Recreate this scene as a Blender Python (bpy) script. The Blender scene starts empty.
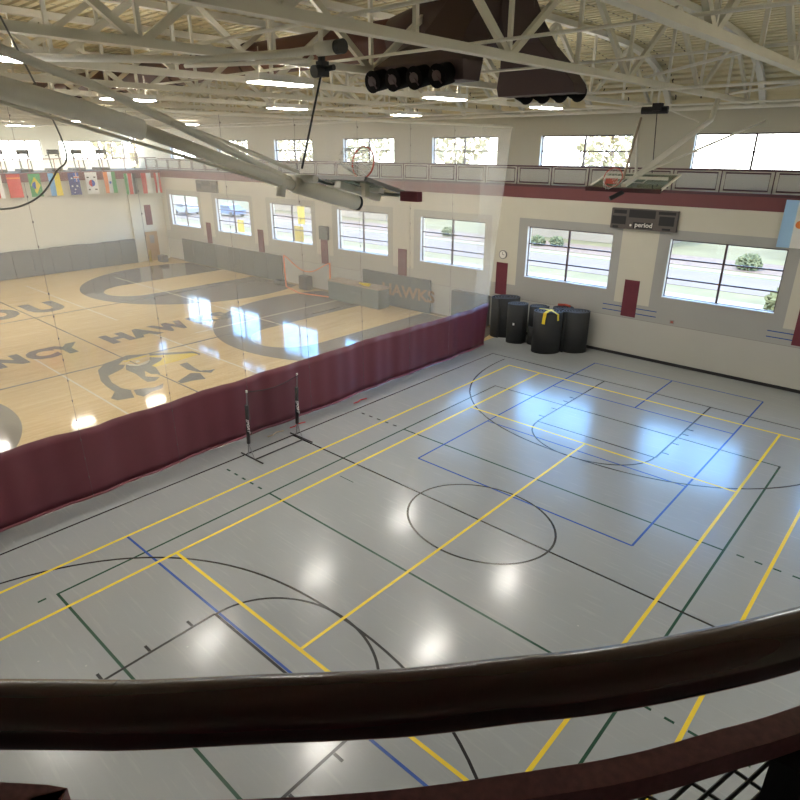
import bpy, bmesh, math, random
from mathutils import Vector, Matrix
random.seed(7)
PI = math.pi
C = bpy.context.scene.collection
S = bpy.context.scene

# ------------------------------------------------------------------ camera, sky, sun, exposure
cd = bpy.data.cameras.new('camera'); cam = bpy.data.objects.new('camera', cd); C.objects.link(cam)
cd.sensor_fit = 'HORIZONTAL'; cd.sensor_width = 36.0; cd.lens = 36.0 * 612.3 / 800.0
cd.clip_start = 0.05; cd.clip_end = 600
cam.location = (6.74, -10.29, 8.028)
YAW, PITCH = -0.7312, 0.3899
fw = Vector((math.sin(YAW) * math.cos(PITCH), math.cos(YAW) * math.cos(PITCH), -math.sin(PITCH)))
cam.rotation_euler = fw.to_track_quat('-Z', 'Y').to_euler()
S.camera = cam

w = bpy.data.worlds.new('sky'); S.world = w; w.use_nodes = True
nt = w.node_tree; nt.nodes.clear()
wo = nt.nodes.new('ShaderNodeOutputWorld'); bg = nt.nodes.new('ShaderNodeBackground')
tc = nt.nodes.new('ShaderNodeTexCoord'); sx = nt.nodes.new('ShaderNodeSeparateXYZ'); cr = nt.nodes.new('ShaderNodeValToRGB')
nt.links.new(tc.outputs['Generated'], sx.inputs[0]); nt.links.new(sx.outputs['Z'], cr.inputs[0])
e = cr.color_ramp.elements
e[0].position = 0.0; e[0].color = (1.0, 0.98, 0.92, 1)
e[1].position = 0.75; e[1].color = (0.42, 0.46, 0.52, 1)
m_ = e.new(0.14); m_.color = (0.90, 0.95, 1.0, 1)
m_ = e.new(0.28); m_.color = (0.21, 0.50, 0.95, 1)
m_ = e.new(0.5); m_.color = (0.20, 0.47, 0.93, 1)
nt.links.new(cr.outputs[0], bg.inputs[0]); bg.inputs[1].default_value = 7.6
nt.links.new(bg.outputs[0], wo.inputs[0])

sd = bpy.data.lights.new('sun', 'SUN'); sun = bpy.data.objects.new('sun', sd); C.objects.link(sun)
sd.energy = 3.0; sd.angle = 0.01; sd.color = (1, 0.95, 0.86)
sun.rotation_euler = Vector((0.25, 0.75, -0.85)).to_track_quat('-Z', 'Y').to_euler()

S.view_settings.view_transform = 'Standard'; S.view_settings.look = 'None'
S.view_settings.exposure = 0.74; S.view_settings.gamma = 1.0; S.view_settings.use_curve_mapping = False
LAMP = 58.0
try:
    S.cycles.transparent_max_bounces = 24; S.cycles.max_bounces = 8; S.cycles.sample_clamp_indirect = 8.0
except Exception: pass

# ------------------------------------------------------------------ materials
MATS = {}
def mat(name, col, rough=0.6, metal=0.0, var=0.06, scale=3.0, emit=0.0, spec=0.5, coat=0.0):
    if name in MATS: return MATS[name]
    m = bpy.data.materials.new(name); m.use_nodes = True; t = m.node_tree
    b = t.nodes['Principled BSDF']
    b.inputs['Roughness'].default_value = rough; b.inputs['Metallic'].default_value = metal
    b.inputs['Specular IOR Level'].default_value = spec; b.inputs['Coat Weight'].default_value = coat
    c = t.nodes.new('ShaderNodeTexCoord'); n = t.nodes.new('ShaderNodeTexNoise'); n.inputs['Scale'].default_value = scale
    n.inputs['Detail'].default_value = 3
    r = t.nodes.new('ShaderNodeValToRGB')
    r.color_ramp.elements[0].color = tuple(max(0, x * (1 - var)) for x in col) + (1,)
    r.color_ramp.elements[1].color = tuple(min(1, x * (1 + var)) for x in col) + (1,)
    t.links.new(c.outputs['Object'], n.inputs['Vector']); t.links.new(n.outputs['Fac'], r.inputs[0])
    t.links.new(r.outputs[0], b.inputs['Base Color'])
    if emit:
        b.inputs['Emission Color'].default_value = tuple(col) + (1,); b.inputs['Emission Strength'].default_value = emit
    MATS[name] = m; return m

def mth(t, op, a, b=None, c=None):
    n = t.nodes.new('ShaderNodeMath'); n.operation = op
    for i, v in enumerate((a, b, c)):
        if v is None: continue
        if isinstance(v, (int, float)): n.inputs[i].default_value = v
        else: t.links.new(v, n.inputs[i])
    return n.outputs[0]

def mix(t, f, a, b):
    n = t.nodes.new('ShaderNodeMixRGB')
    for i, v in enumerate((f, a, b)):
        if isinstance(v, (int, float)): n.inputs[i].default_value = v
        elif isinstance(v, tuple): n.inputs[i].default_value = v + (1,)
        else: t.links.new(v, n.inputs[i])
    return n.outputs[0]

def pos(t):
    g = t.nodes.new('ShaderNodeNewGeometry'); s = t.nodes.new('ShaderNodeSeparateXYZ'); t.links.new(g.outputs['Position'], s.inputs[0])
    return g, s

# grey rubber sport floor, glossy with scuffs
m = MATS['sport_floor'] = bpy.data.materials.new('sport_floor'); m.use_nodes = True; t = m.node_tree; b = t.nodes['Principled BSDF']
g, s = pos(t)
n1 = t.nodes.new('ShaderNodeTexNoise'); n1.inputs['Scale'].default_value = 0.6; n1.inputs['Detail'].default_value = 6; t.links.new(g.outputs['Position'], n1.inputs['Vector'])
n2 = t.nodes.new('ShaderNodeTexNoise'); n2.inputs['Scale'].default_value = 0.9; n2.inputs['Detail'].default_value = 2; t.links.new(g.outputs['Position'], n2.inputs['Vector'])
cA = mix(t, n1.outputs['Fac'], (0.285, 0.303, 0.312), (0.325, 0.34, 0.348))
mp = t.nodes.new('ShaderNodeMapping'); mp.inputs['Rotation'].default_value = (0, 0, 0.6); mp.inputs['Scale'].default_value = (0.7, 9.0, 1.0); t.links.new(g.outputs['Position'], mp.inputs['Vector'])
n4 = t.nodes.new('ShaderNodeTexNoise'); n4.inputs['Scale'].default_value = 1.6; n4.inputs['Detail'].default_value = 5; t.links.new(mp.outputs[0], n4.inputs['Vector'])
scf = mth(t, 'MULTIPLY', mth(t, 'MAXIMUM', mth(t, 'SUBTRACT', n4.outputs['Fac'], 0.56), 0.0), 1.2)
cA = mix(t, scf, cA, (0.50, 0.50, 0.47))
v = t.nodes.new('ShaderNodeTexVoronoi'); v.inputs['Scale'].default_value = 1.3; t.links.new(g.outputs['Position'], v.inputs['Vector'])
fl = mth(t, 'LESS_THAN', v.outputs['Distance'], 0.022)
cB = mix(t, mth(t, 'MULTIPLY', fl, 0.5), cA, (0.55, 0.55, 0.52))
t.links.new(cB, b.inputs['Base Color'])
t.links.new(mth(t, 'MULTIPLY_ADD', n2.outputs['Fac'], 0.06, 0.22), b.inputs['Roughness'])
bp = t.nodes.new('ShaderNodeBump'); bp.inputs['Strength'].default_value = 0.01; bp.inputs['Distance'].default_value = 0.02
n3 = t.nodes.new('ShaderNodeTexNoise'); n3.inputs['Scale'].default_value = 3.0; t.links.new(g.outputs['Position'], n3.inputs['Vector'])
t.links.new(n3.outputs['Fac'], bp.inputs['Height']); t.links.new(bp.outputs[0], b.inputs['Normal'])
b.inputs['Specular IOR Level'].default_value = 0.5; b.inputs['Coat Weight'].default_value = 0.42; b.inputs['Coat Roughness'].default_value = 0.14; b.inputs['Coat IOR'].default_value = 1.45

# maple boards
m = MATS['maple_floor'] = bpy.data.materials.new('maple_floor'); m.use_nodes = True; t = m.node_tree; b = t.nodes['Principled BSDF']
g, s = pos(t)
row = mth(t, 'FLOOR', mth(t, 'MULTIPLY', s.outputs['X'], 12.0))
col = mth(t, 'FLOOR', mth(t, 'MULTIPLY_ADD', s.outputs['Y'], 0.6, mth(t, 'MULTIPLY', row, 0.37)))
cmb = t.nodes.new('ShaderNodeCombineXYZ'); t.links.new(row, cmb.inputs[0]); t.links.new(col, cmb.inputs[1])
wn = t.nodes.new('ShaderNodeTexWhiteNoise'); t.links.new(cmb.outputs[0], wn.inputs['Vector'])
t.links.new(mix(t, wn.outputs['Value'], (0.61, 0.435, 0.20), (0.71, 0.525, 0.275)), b.inputs['Base Color'])
b.inputs['Roughness'].default_value = 0.07; b.inputs['Specular IOR Level'].default_value = 0.36

# painted block wall behind the windows: cream with grey window zones
def painted_wall(name, banded):
    m = MATS[name] = bpy.data.materials.new(name); m.use_nodes = True; t = m.node_tree; b = t.nodes['Principled BSDF']
    g, s = pos(t)
    cream, grey, low = (0.62, 0.60, 0.505), (0.385, 0.385, 0.37), (0.475, 0.475, 0.44)
    if banded:
        xm = mth(t, 'SUBTRACT', mth(t, 'FLOORED_MODULO', mth(t, 'ADD', s.outputs['X'], 2.62 + 3.085), 6.17), 3.085)
        pier = mth(t, 'LESS_THAN', mth(t, 'ABSOLUTE', xm), 0.72)
        hi = mth(t, 'GREATER_THAN', s.outputs['Z'], 5.2); lowz = mth(t, 'LESS_THAN', s.outputs['Z'], 2.2)
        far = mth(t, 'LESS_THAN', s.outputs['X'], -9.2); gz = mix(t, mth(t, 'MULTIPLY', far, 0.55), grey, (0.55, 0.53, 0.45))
        c = mix(t, pier, gz, cream); c = mix(t, lowz, c, gz); c = mix(t, hi, c, cream)
        c = mix(t, mth(t, 'LESS_THAN', s.outputs['Z'], 1.6), c, low)
        c = mix(t, mth(t, 'LESS_THAN', mth(t, 'ABSOLUTE', mth(t, 'SUBTRACT', s.outputs['Z'], 1.6)), 0.008), c, (0.25, 0.24, 0.22))
    else:
        c = mix(t, 0.0, cream, grey)
    n = t.nodes.new('ShaderNodeTexNoise'); n.inputs['Scale'].default_value = 1.5; n.inputs['Detail'].default_value = 5; t.links.new(g.outputs['Position'], n.inputs['Vector'])
    c = mix(t, mth(t, 'MULTIPLY', n.outputs['Fac'], 0.12), c, (0.3, 0.29, 0.26))
    t.links.new(c, b.inputs['Base Color']); b.inputs['Roughness'].default_value = 0.55
    return m
painted_wall('banded_wall', True); painted_wall('cream_wall', False)

# perforated metal roof deck
m = MATS['roof_deck'] = bpy.data.materials.new('roof_deck'); m.use_nodes = True; t = m.node_tree; b = t.nodes['Principled BSDF']
g, s = pos(t)
dx = mth(t, 'MULTIPLY', mth(t, 'LESS_THAN', mth(t, 'FLOORED_MODULO', s.outputs['X'], 0.92), 0.045), mth(t, 'LESS_THAN', s.outputs['X'], -1.5))
dy = mth(t, 'LESS_THAN', mth(t, 'FLOORED_MODULO', s.outputs['Y'], 0.3), 0.14)
d = mth(t, 'MULTIPLY', dx, dy)
n = t.nodes.new('ShaderNodeTexNoise'); n.inputs['Scale'].default_value = 0.35; t.links.new(g.outputs['Position'], n.inputs['Vector'])
c = mix(t, n.outputs['Fac'], (0.72, 0.64, 0.42), (0.80, 0.73, 0.52))
t.links.new(mix(t, d, c, (0.06, 0.05, 0.04)), b.inputs['Base Color']); b.inputs['Roughness'].default_value = 0.6

def see_through(name, col, fac, rough=0.9, fold=0.0, transl=0.5):
    m = MATS[name] = bpy.data.materials.new(name); m.use_nodes = True; t = m.node_tree; t.nodes.clear()
    o = t.nodes.new('ShaderNodeOutputMaterial'); a = t.nodes.new('ShaderNodeMixShader'); tr = t.nodes.new('ShaderNodeBsdfTransparent')
    df = t.nodes.new('ShaderNodeBsdfDiffuse'); tl = t.nodes.new('ShaderNodeBsdfTranslucent'); q = t.nodes.new('ShaderNodeMixShader')
    df.inputs[0].default_value = col + (1,); tl.inputs[0].default_value = col + (1,); q.inputs[0].default_value = transl
    t.links.new(df.outputs[0], q.inputs[1]); t.links.new(tl.outputs[0], q.inputs[2])
    if fold:
        g, s = pos(t)
        n = t.nodes.new('ShaderNodeTexNoise'); n.inputs['Scale'].default_value = 1.0; n.inputs['Detail'].default_value = 4
        cb = t.nodes.new('ShaderNodeCombineXYZ'); t.links.new(mth(t, 'MULTIPLY', s.outputs['Y'], 2.2), cb.inputs[0]); t.links.new(mth(t, 'MULTIPLY', s.outputs['Z'], 0.12), cb.inputs[2])
        t.links.new(cb.outputs[0], n.inputs['Vector'])
        t.links.new(mth(t, 'MULTIPLY_ADD', n.outputs['Fac'], fold, fac - fold * 0.5), a.inputs[0])
    else: a.inputs[0].default_value = fac
    t.links.new(tr.outputs[0], a.inputs[1]); t.links.new(q.outputs[0], a.inputs[2]); t.links.new(a.outputs[0], o.inputs[0])
    return m
see_through('curtain_mesh', (0.97, 0.96, 0.92), 0.205, fold=0.08)
see_through('rail_mesh', (0.75, 0.73, 0.70), 0.07, transl=0.2)
see_through('goal_net', (0.03, 0.03, 0.03), 0.22, transl=0.1)
see_through('orange_net', (0.8, 0.75, 0.7), 0.12)

def glassy(name, tint, fac):
    m = MATS[name] = bpy.data.materials.new(name); m.use_nodes = True; t = m.node_tree; t.nodes.clear()
    o = t.nodes.new('ShaderNodeOutputMaterial'); a = t.nodes.new('ShaderNodeMixShader'); tr = t.nodes.new('ShaderNodeBsdfTransparent')
    gl = t.nodes.new('ShaderNodeBsdfGlossy'); gl.inputs['Roughness'].default_value = 0.02; lw = t.nodes.new('ShaderNodeLayerWeight'); lw.inputs[0].default_value = 0.5
    tr.inputs[0].default_value = tint + (1,)
    t.links.new(mth(t, 'MULTIPLY_ADD', mth(t, 'POWER', lw.outputs['Facing'], 5.0), 0.9, 0.03 + fac), a.inputs[0]); t.links.new(tr.outputs[0], a.inputs[1]); t.links.new(gl.outputs[0], a.inputs[2]); t.links.new(a.outputs[0], o.inputs[0])
glassy('window_glass', (0.96, 0.98, 0.98), 0.0); glassy('board_glass', (0.50, 0.60, 0.57), 0.10)

STEEL = mat('painted_steel', (0.72, 0.69, 0.59), 0.5, 0.0, 0.08, 2)
STEEL2 = mat('pale_steel', (0.80, 0.78, 0.71), 0.45, 0.0, 0.05, 2)
MAROON = mat('maroon_paint', (0.048, 0.010, 0.014), 0.22, 0, 0.2, 6, spec=0.5, coat=0.5)
MAROON2 = mat('maroon_fascia', (0.16, 0.045, 0.05), 0.5, 0, 0.08, 3)
BANNER = mat('maroon_banner_cloth', (0.14, 0.025, 0.04), 0.8, 0, 0.1, 5)
CURT = mat('maroon_vinyl', (0.135, 0.030, 0.045), 0.42, 0, 0.10, 2)
BLACK = mat('black_plastic', (0.012, 0.012, 0.014), 0.5, 0, 0.2, 8)
DUCT = mat('brown_duct_paint', (0.125, 0.050, 0.038), 0.45, 0, 0.12, 3)
DUCT2 = mat('dark_hood_paint', (0.055, 0.028, 0.03), 0.5, 0, 0.12, 3)
YEL = mat('yellow_line', (0.80, 0.58, 0.05), 0.25, 0, 0.06, 4)
BLK = mat('black_line', (0.02, 0.02, 0.022), 0.25, 0, 0.2, 4)
GRN = mat('green_line', (0.025, 0.07, 0.045), 0.25, 0, 0.15, 4)
BLU = mat('blue_line', (0.04, 0.09, 0.33), 0.25, 0, 0.15, 4)
WHT = mat('white_line', (0.72, 0.66, 0.50), 0.15, 0, 0.04, 4)
WGREY = mat('grey_court_paint', (0.19, 0.17, 0.145), 0.08, 0, 0.06, 2, spec=0.4)
WDARK = mat('dark_court_paint', (0.13, 0.13, 0.13), 0.1, 0, 0.08, 2, spec=0.6)
WYEL = mat('yellow_court_paint', (0.75, 0.52, 0.03), 0.1, 0, 0.05, 2, spec=0.6)
PAD = mat('grey_pad_vinyl', (0.135, 0.145, 0.145), 0.55, 0, 0.1, 2)
ROLL = mat('black_mat_foam', (0.022, 0.024, 0.026), 0.75, 0, 0.25, 6)
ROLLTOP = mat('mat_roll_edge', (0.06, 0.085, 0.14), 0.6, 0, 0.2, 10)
WHITEF = mat('white_window_paint', (0.72, 0.76, 0.80), 0.4, 0, 0.03, 4)
FRAME = mat('dark_window_frame', (0.06, 0.03, 0.035), 0.45, 0, 0.1, 4)
LAMPM = mat('lamp_diffuser', (1.0, 0.945, 0.86), 0.5, 0, 0.0, 1, emit=LAMP)
UPFILL = mat('added_uplight_glow', (1.0, 0.945, 0.86), 0.5, 0, 0.0, 1, emit=LAMP * 0.2)  # weak glow for the added upward strip that brightens the roof
WHITE = mat('white_paint', (0.78, 0.77, 0.74), 0.4, 0, 0.04, 4)

# ------------------------------------------------------------------ mesh builder
class MB:
    def __init__(s): s.v = []; s.f = []; s.mi = []
    def add(s, vs, fs, k=0):
        o = len(s.v); s.v += [tuple(x) for x in vs]; s.f += [tuple(i + o for i in f) for f in fs]; s.mi += [k] * len(fs); return s
    def box(s, a, b, k=0):
        x0, y0, z0 = (min(a[i], b[i]) for i in range(3)); x1, y1, z1 = (max(a[i], b[i]) for i in range(3))
        return s.add([(x0, y0, z0), (x1, y0, z0), (x1, y1, z0), (x0, y1, z0), (x0, y0, z1), (x1, y0, z1), (x1, y1, z1), (x0, y1, z1)],
                     [(0, 3, 2, 1), (4, 5, 6, 7), (0, 1, 5, 4), (1, 2, 6, 5), (2, 3, 7, 6), (3, 0, 4, 7)], k)
    def beam(s, p, q, wd, ht, k=0, upv=(0, 0, 1)):
        p = Vector(p); q = Vector(q); d = (q - p).normalized(); u = Vector(upv)
        if abs(d.dot(u)) > 0.98: u = Vector((0, 1, 0))
        r = d.cross(u).normalized(); u = r.cross(d).normalized()
        vs = [e_ + r * a * wd / 2 + u * c_ * ht / 2 for e_ in (p, q) for a, c_ in ((-1, -1), (1, -1), (1, 1), (-1, 1))]
        return s.add(vs, [(3, 2, 1, 0), (4, 5, 6, 7), (0, 1, 5, 4), (1, 2, 6, 5), (2, 3, 7, 6), (3, 0, 4, 7)], k)
    def tube(s, pts, r, n=12, k=0, closed=False):
        pts = [Vector(p) for p in pts]; N = len(pts); rs = r if isinstance(r, (list, tuple)) else [r] * N
        rings = []; prev = None
        for i, p in enumerate(pts):
            if closed: d = pts[(i + 1) % N] - pts[i - 1]
            elif i == 0: d = pts[1] - p
            elif i == N - 1: d = p - pts[i - 1]
            else: d = (pts[i + 1] - p).normalized() + (p - pts[i - 1]).normalized()
            d.normalize()
            if prev is None:
                a = Vector((0, 0, 1)) if abs(d.z) < 0.9 else Vector((1, 0, 0)); a = (a - d * a.dot(d)).normalized()
            else: a = (prev - d * prev.dot(d)).normalized()
            prev = a; c_ = d.cross(a)
            rings.append([p + (a * math.cos(2 * PI * j / n) + c_ * math.sin(2 * PI * j / n)) * rs[i] for j in range(n)])
        vs = [v for R_ in rings for v in R_]; fs = []
        for i in range(N if closed else N - 1):
            i2 = (i + 1) % N
            for j in range(n): fs.append((i * n + j, i * n + (j + 1) % n, i2 * n + (j + 1) % n, i2 * n + j))
        if not closed: fs += [tuple(range(n))[::-1], tuple((N - 1) * n + j for j in range(n))]
        return s.add(vs, fs, k)
    def prism(s, pts, z0, z1, k=0):
        n = len(pts)
        a = sum(pts[i][0] * pts[(i + 1) % n][1] - pts[(i + 1) % n][0] * pts[i][1] for i in range(n))
        if a < 0: pts = pts[::-1]
        vs = [(x, y, z0) for x, y in pts] + [(x, y, z1) for x, y in pts]
        fs = [tuple(range(n))[::-1], tuple(range(n, 2 * n))] + [(i, (i + 1) % n, n + (i + 1) % n, n + i) for i in range(n)]
        return s.add(vs, fs, k)
    def cyl(s, c_, r, z0, z1, n=24, k=0): return s.prism([(c_[0] + r * math.cos(2 * PI * i / n), c_[1] + r * math.sin(2 * PI * i / n)) for i in range(n)], z0, z1, k)
    def build(s, name, mats, parent=None, smooth=False, bevel=0.0):
        me = bpy.data.meshes.new(name)
        off = Vector((0, 0, 0)); p = parent
        while p is not None: off += p.location; p = p.parent
        me.from_pydata([tuple(Vector(v) - off) for v in s.v], [], s.f)
        if not isinstance(mats, (list, tuple)): mats = [mats]
        for q in mats: me.materials.append(q)
        me.polygons.foreach_set('material_index', s.mi)
        if smooth: me.polygons.foreach_set('use_smooth', [len(f) <= 4 for f in s.f])
        me.update()
        o = bpy.data.objects.new(name, me); C.objects.link(o)
        if parent: o.parent = parent
        if bevel:
            bm_ = o.modifiers.new('bevel', 'BEVEL'); bm_.width = bevel; bm_.segments = 2; bm_.limit_method = 'ANGLE'
        return o

def tag(o, label=None, cat=None, group=None, kind=None):
    if label: o['label'] = label
    if cat: o['category'] = cat
    if group: o['group'] = group
    if kind: o['kind'] = kind
    return o
def thing(name, label, cat, loc=(0, 0, 0), group=None):
    o = bpy.data.objects.new(name, None); C.objects.link(o); o.location = loc; o.empty_display_size = 0.2
    return tag(o, label, cat, group)
def kids(o): return [c for c in bpy.data.objects if c.parent == o]
def dup(o, loc, label=None, tree=None):
    def rec(a, par):
        c = a.copy(); C.objects.link(c); c.parent = par
        for ch in a_children[a.name]: rec(ch, c)
        return c
    a_children = tree
    r = rec(o, None); r.location = loc
    if label: r['label'] = label
    return r
def tree_of(o):
    d = {}
    def rec(a):
        d[a.name] = kids(a)
        for c in d[a.name]: rec(c)
    rec(o); return d
def text_mesh(body, sx_, sy_, org, ux, uy, offset=0.03, thick=0.002, align='LEFT'):
    """lettering as mesh; ux, uy are the reading and the up direction"""
    cu = bpy.data.curves.new('lettering', 'FONT'); cu.body = body; cu.size = 1; cu.offset = offset; cu.extrude = 0.5; cu.align_x = align
    cu.resolution_u = 3
    o = bpy.data.objects.new('lettering', cu); C.objects.link(o)
    bpy.context.view_layer.update()
    me = bpy.data.meshes.new_from_object(o.evaluated_get(bpy.context.evaluated_depsgraph_get()))
    ux = Vector(ux); uy = Vector(uy); un = ux.cross(uy)
    mb = MB(); vs = [Vector(org) + ux * (v.co.x * sx_) + uy * (v.co.y * sy_) + un * (v.co.z * thick) for v in me.vertices]
    mb.add(vs, [tuple(p.vertices) for p in me.polygons])
    bpy.data.objects.remove(o); bpy.data.curves.remove(cu); bpy.data.meshes.remove(me)
    return mb

def ray(px, py, X=None, Y=None, Z=None):
    R_ = Vector((math.cos(YAW), -math.sin(YAW), 0)); U = R_.cross(fw); o_ = Vector(cam.location)
    d = fw + R_ * (px - 400) / 612.3 - U * (py - 400) / 612.3
    t_ = (X - o_.x) / d.x if X is not None else (Y - o_.y) / d.y if Y is not None else (Z - o_.z) / d.z
    return tuple(o_ + d * t_)
def spline(P, n=10):
    out = []
    for i in range(len(P) - 1):
        p0 = Vector(P[max(0, i - 1)]); p1 = Vector(P[i]); p2 = Vector(P[i + 1]); p3 = Vector(P[min(len(P) - 1, i + 2)])
        for k_ in range(n):
            t_ = k_ / n; out.append(0.5 * ((2 * p1) + (-p0 + p2) * t_ + (2 * p0 - 5 * p1 + 4 * p2 - p3) * t_ ** 2 + (-p0 + 3 * p1 - 3 * p2 + p3) * t_ ** 3))
    out.append(Vector(P[-1])); return out

# ------------------------------------------------------------------ the setting
WY, UY, LX, RX, BY = 14.15, 16.2, -39.6, 11.0, -16.0
floor = MB().box((-8.15, BY, -0.2), (RX, WY, 0)).build('floor', MATS['sport_floor']); tag(floor, 'glossy grey rubber gym floor with court lines', kind='structure')
wfloor = MB().box((LX, BY, -0.2), (-8.15, WY, 0)).build('floor', MATS['maple_floor']); tag(wfloor, 'glossy pale maple court floor beyond the curtain', kind='structure')

PITCHX = 6.17
wins = [(-1.47 + 3.93 / 2 - PITCHX * k) for k in range(7)]       # window centres, right to left
WW = 3.92
def holed_wall(y0, y1, x0, x1, z0, z1, holes, hz0, hz1):
    mb = MB(); xs = sorted(holes); cur = x0
    for c_, wd in xs:
        mb.box((cur, y0, z0), (c_ - wd / 2, y1, z1)); mb.box((c_ - wd / 2, y0, z0), (c_ + wd / 2, y1, hz0)); mb.box((c_ - wd / 2, y0, hz1), (c_ + wd / 2, y1, z1)); cur = c_ + wd / 2
    mb.box((cur, y0, z0), (x1, y1, z1)); return mb
wf = holed_wall(WY, WY + 0.35, LX, RX, -0.2, 6.05, [(c_, WW) for c_ in wins] + [(wins[0] + PITCHX, WW)], 2.65, 4.86).build('wall_far', MATS['banded_wall']); tag(wf, kind='structure')
def upx(px): return 6.74 + (px - 6.74) * (UY + 10.29) / 24.44
UPZ0, UPZ1 = 7.27, 8.55
upw = [((upx(a) + upx(b_)) / 2, upx(b_) - upx(a)) for a, b_ in ((-13.15, -9.46), (-7.35, -3.45), (-1.22, 2.7), (-19.3, -15.6), (-25.3, -21.8), (-31.4, -28.0), (-37.5, -34.2))]
wu = holed_wall(UY, UY + 0.35, LX - 7, RX, 6.05, 9.75, upw, UPZ0, UPZ1).build('wall_far_upper', MATS['cream_wall']); tag(wu, kind='structure')
deck = MB().box((LX, WY + 0.12, 6.05), (RX, UY, 6.48)).build('track_deck', mat('track_rubber', (0.12, 0.12, 0.13), 0.7)); tag(deck, kind='structure')
fas = MB().box((LX, WY - 0.02, 6.05), (RX, WY + 0.12, 6.5)).build('trim_1', MAROON2); tag(fas, 'maroon fascia board below the far track railing', kind='structure')
wr = MB().box((RX, BY, -0.2), (RX + 0.3, UY + 0.35, 14)).build('wall_right', MATS['cream_wall']); tag(wr, kind='structure')
wb = MB().box((LX - 7, BY - 0.3, -0.2), (RX + 0.3, BY, 14)).build('wall_back', MATS['cream_wall']); tag(wb, kind='structure')
# left wall with open track level above
wl = MB().box((LX - 0.3, BY, -0.2), (LX, WY, 6.0)).box((LX, 11.45, 0), (LX + 0.18, 11.7, 6.0)).build('wall_left', MATS['cream_wall']); tag(wl, kind='structure')
MB().box((LX - 7, BY, 6.0), (LX - 0.3, UY, 6.5)).build('track_deck', MATS['track_rubber'])['kind'] = 'structure'
MB().box((LX - 0.3, BY, 6.0), (LX + 0.22, WY, 6.55)).build('trim_2', MAROON2)['kind'] = 'structure'
LW = -48.0
upl = [(6.6, 5.4), (13.2, 5.2), (0.0, 5.4), (-6.6, 5.4)]
mb = MB(); cur = BY
for c_, wd in sorted(upl):
    mb.box((LW - .3, cur, 6.0), (LW, c_ - wd / 2, 14)); mb.box((LW - .3, c_ - wd / 2, 6), (LW, c_ + wd / 2, 7.15)); mb.box((LW - .3, c_ - wd / 2, 8.6), (LW, c_ + wd / 2, 14)); cur = c_ + wd / 2
mb.box((LW - .3, cur, 6), (LW, UY, 14)); o = mb.build('wall_left_upper', MATS['cream_wall']); tag(o, kind='structure')
bb = MB().box((-8.1, WY - 0.02, 0), (RX, WY, 0.12)).build('baseboard_far', BLACK); tag(bb, kind='structure')
bb = MB().box((LX + 0.0, WY - 0.02, 0), (-8.2, WY, 0.1)).build('baseboard_far_maple', mat('brown_base', (0.25, 0.2, 0.14))); tag(bb, kind='structure')
# blue pinstripes painted on the piers
for k, xc in enumerate((3.5, -2.67)):
    for z in (2.04, 1.83):
        tag(MB().box((xc - 1.12, WY - 0.008, z - 0.016), (xc + 1.12, WY, z + 0.016)).build('wall_stripe', BLU, None), 'thin blue pinstripe painted on the far wall', kind='structure')

# windows
nwin = 0
def window(axis, c_, wd, z0, z1, yplane, ncol, nrow, depth=0.35, fm=FRAME):
    global nwin; nwin += 1
    def P(u, d, z): return (u, yplane + d, z) if axis == 'y' else (yplane - d, u, z)
    r = MB()
    a, b2 = c_ - wd / 2, c_ + wd / 2
    t_ = 0.05
    r.box(P(a, 0.12, z0), P(b2, 0.2, z0 + t_)).box(P(a, 0.12, z1 - t_), P(b2, 0.2, z1)).box(P(a, 0.12, z0 + t_), P(a + t_, 0.2, z1 - t_)).box(P(b2 - t_, 0.12, z0 + t_), P(b2, 0.2, z1 - t_))
    o = r.build('window_%d' % nwin, fm); tag(o, kind='structure')
    mm = MB()
    for i in range(1, ncol): x = a + wd * i / ncol; mm.box(P(x - 0.034, 0.12, z0 + t_), P(x + 0.034, 0.2, z1 - t_))
    for j in range(1, nrow): z = z0 + (z1 - z0) * j / nrow; mm.box(P(a + t_, 0.13, z - 0.026), P(b2 - t_, 0.19, z + 0.026))
    mm.build('mullion', fm, o)
    MB().box(P(a + t_, 0.155, z0 + t_), P(b2 - t_, 0.163, z1 - t_)).build('window_pane', MATS['window_glass'], o)
    s_ = MB().box(P(a, -0.03, z0), P(b2, 0.12, z0 + 0.03)).box(P(a, 0.0, z0 + 0.03), P(a + 0.03, 0.12, z1)).build('window_sill', WHITEF, o)
for c_ in wins: window('y', c_, WW, 2.65, 4.86, WY, 2, 3)
window('y', wins[0] + PITCHX, WW, 2.65, 4.86, WY, 2, 3)
for i, (c_, wd) in enumerate(upw): window('y', c_, wd, UPZ0, UPZ1, UY, 2, 2)
for c_, wd in upl: window('x', c_, wd, 7.15, 8.6, LW, 5, 1)

# roof deck: ribbed metal following the curve of the trusses
def roofz(y):
    t_ = max(0.0, UY - y); return 9.6 + 1.8 * (1 - math.exp(-t_ / 1.6))
ys = []; y = UY + 0.35
prof = [(0.0, 0.0), (0.17, 0.0), (0.18, 0.15), (0.29, 0.15)]
pts = []; 
while y > BY - 0.3:
    for dy_, dz_ in prof: pts.append((y - dy_, roofz(y - dy_) - 0.0 + dz_))
    y -= 0.15
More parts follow.
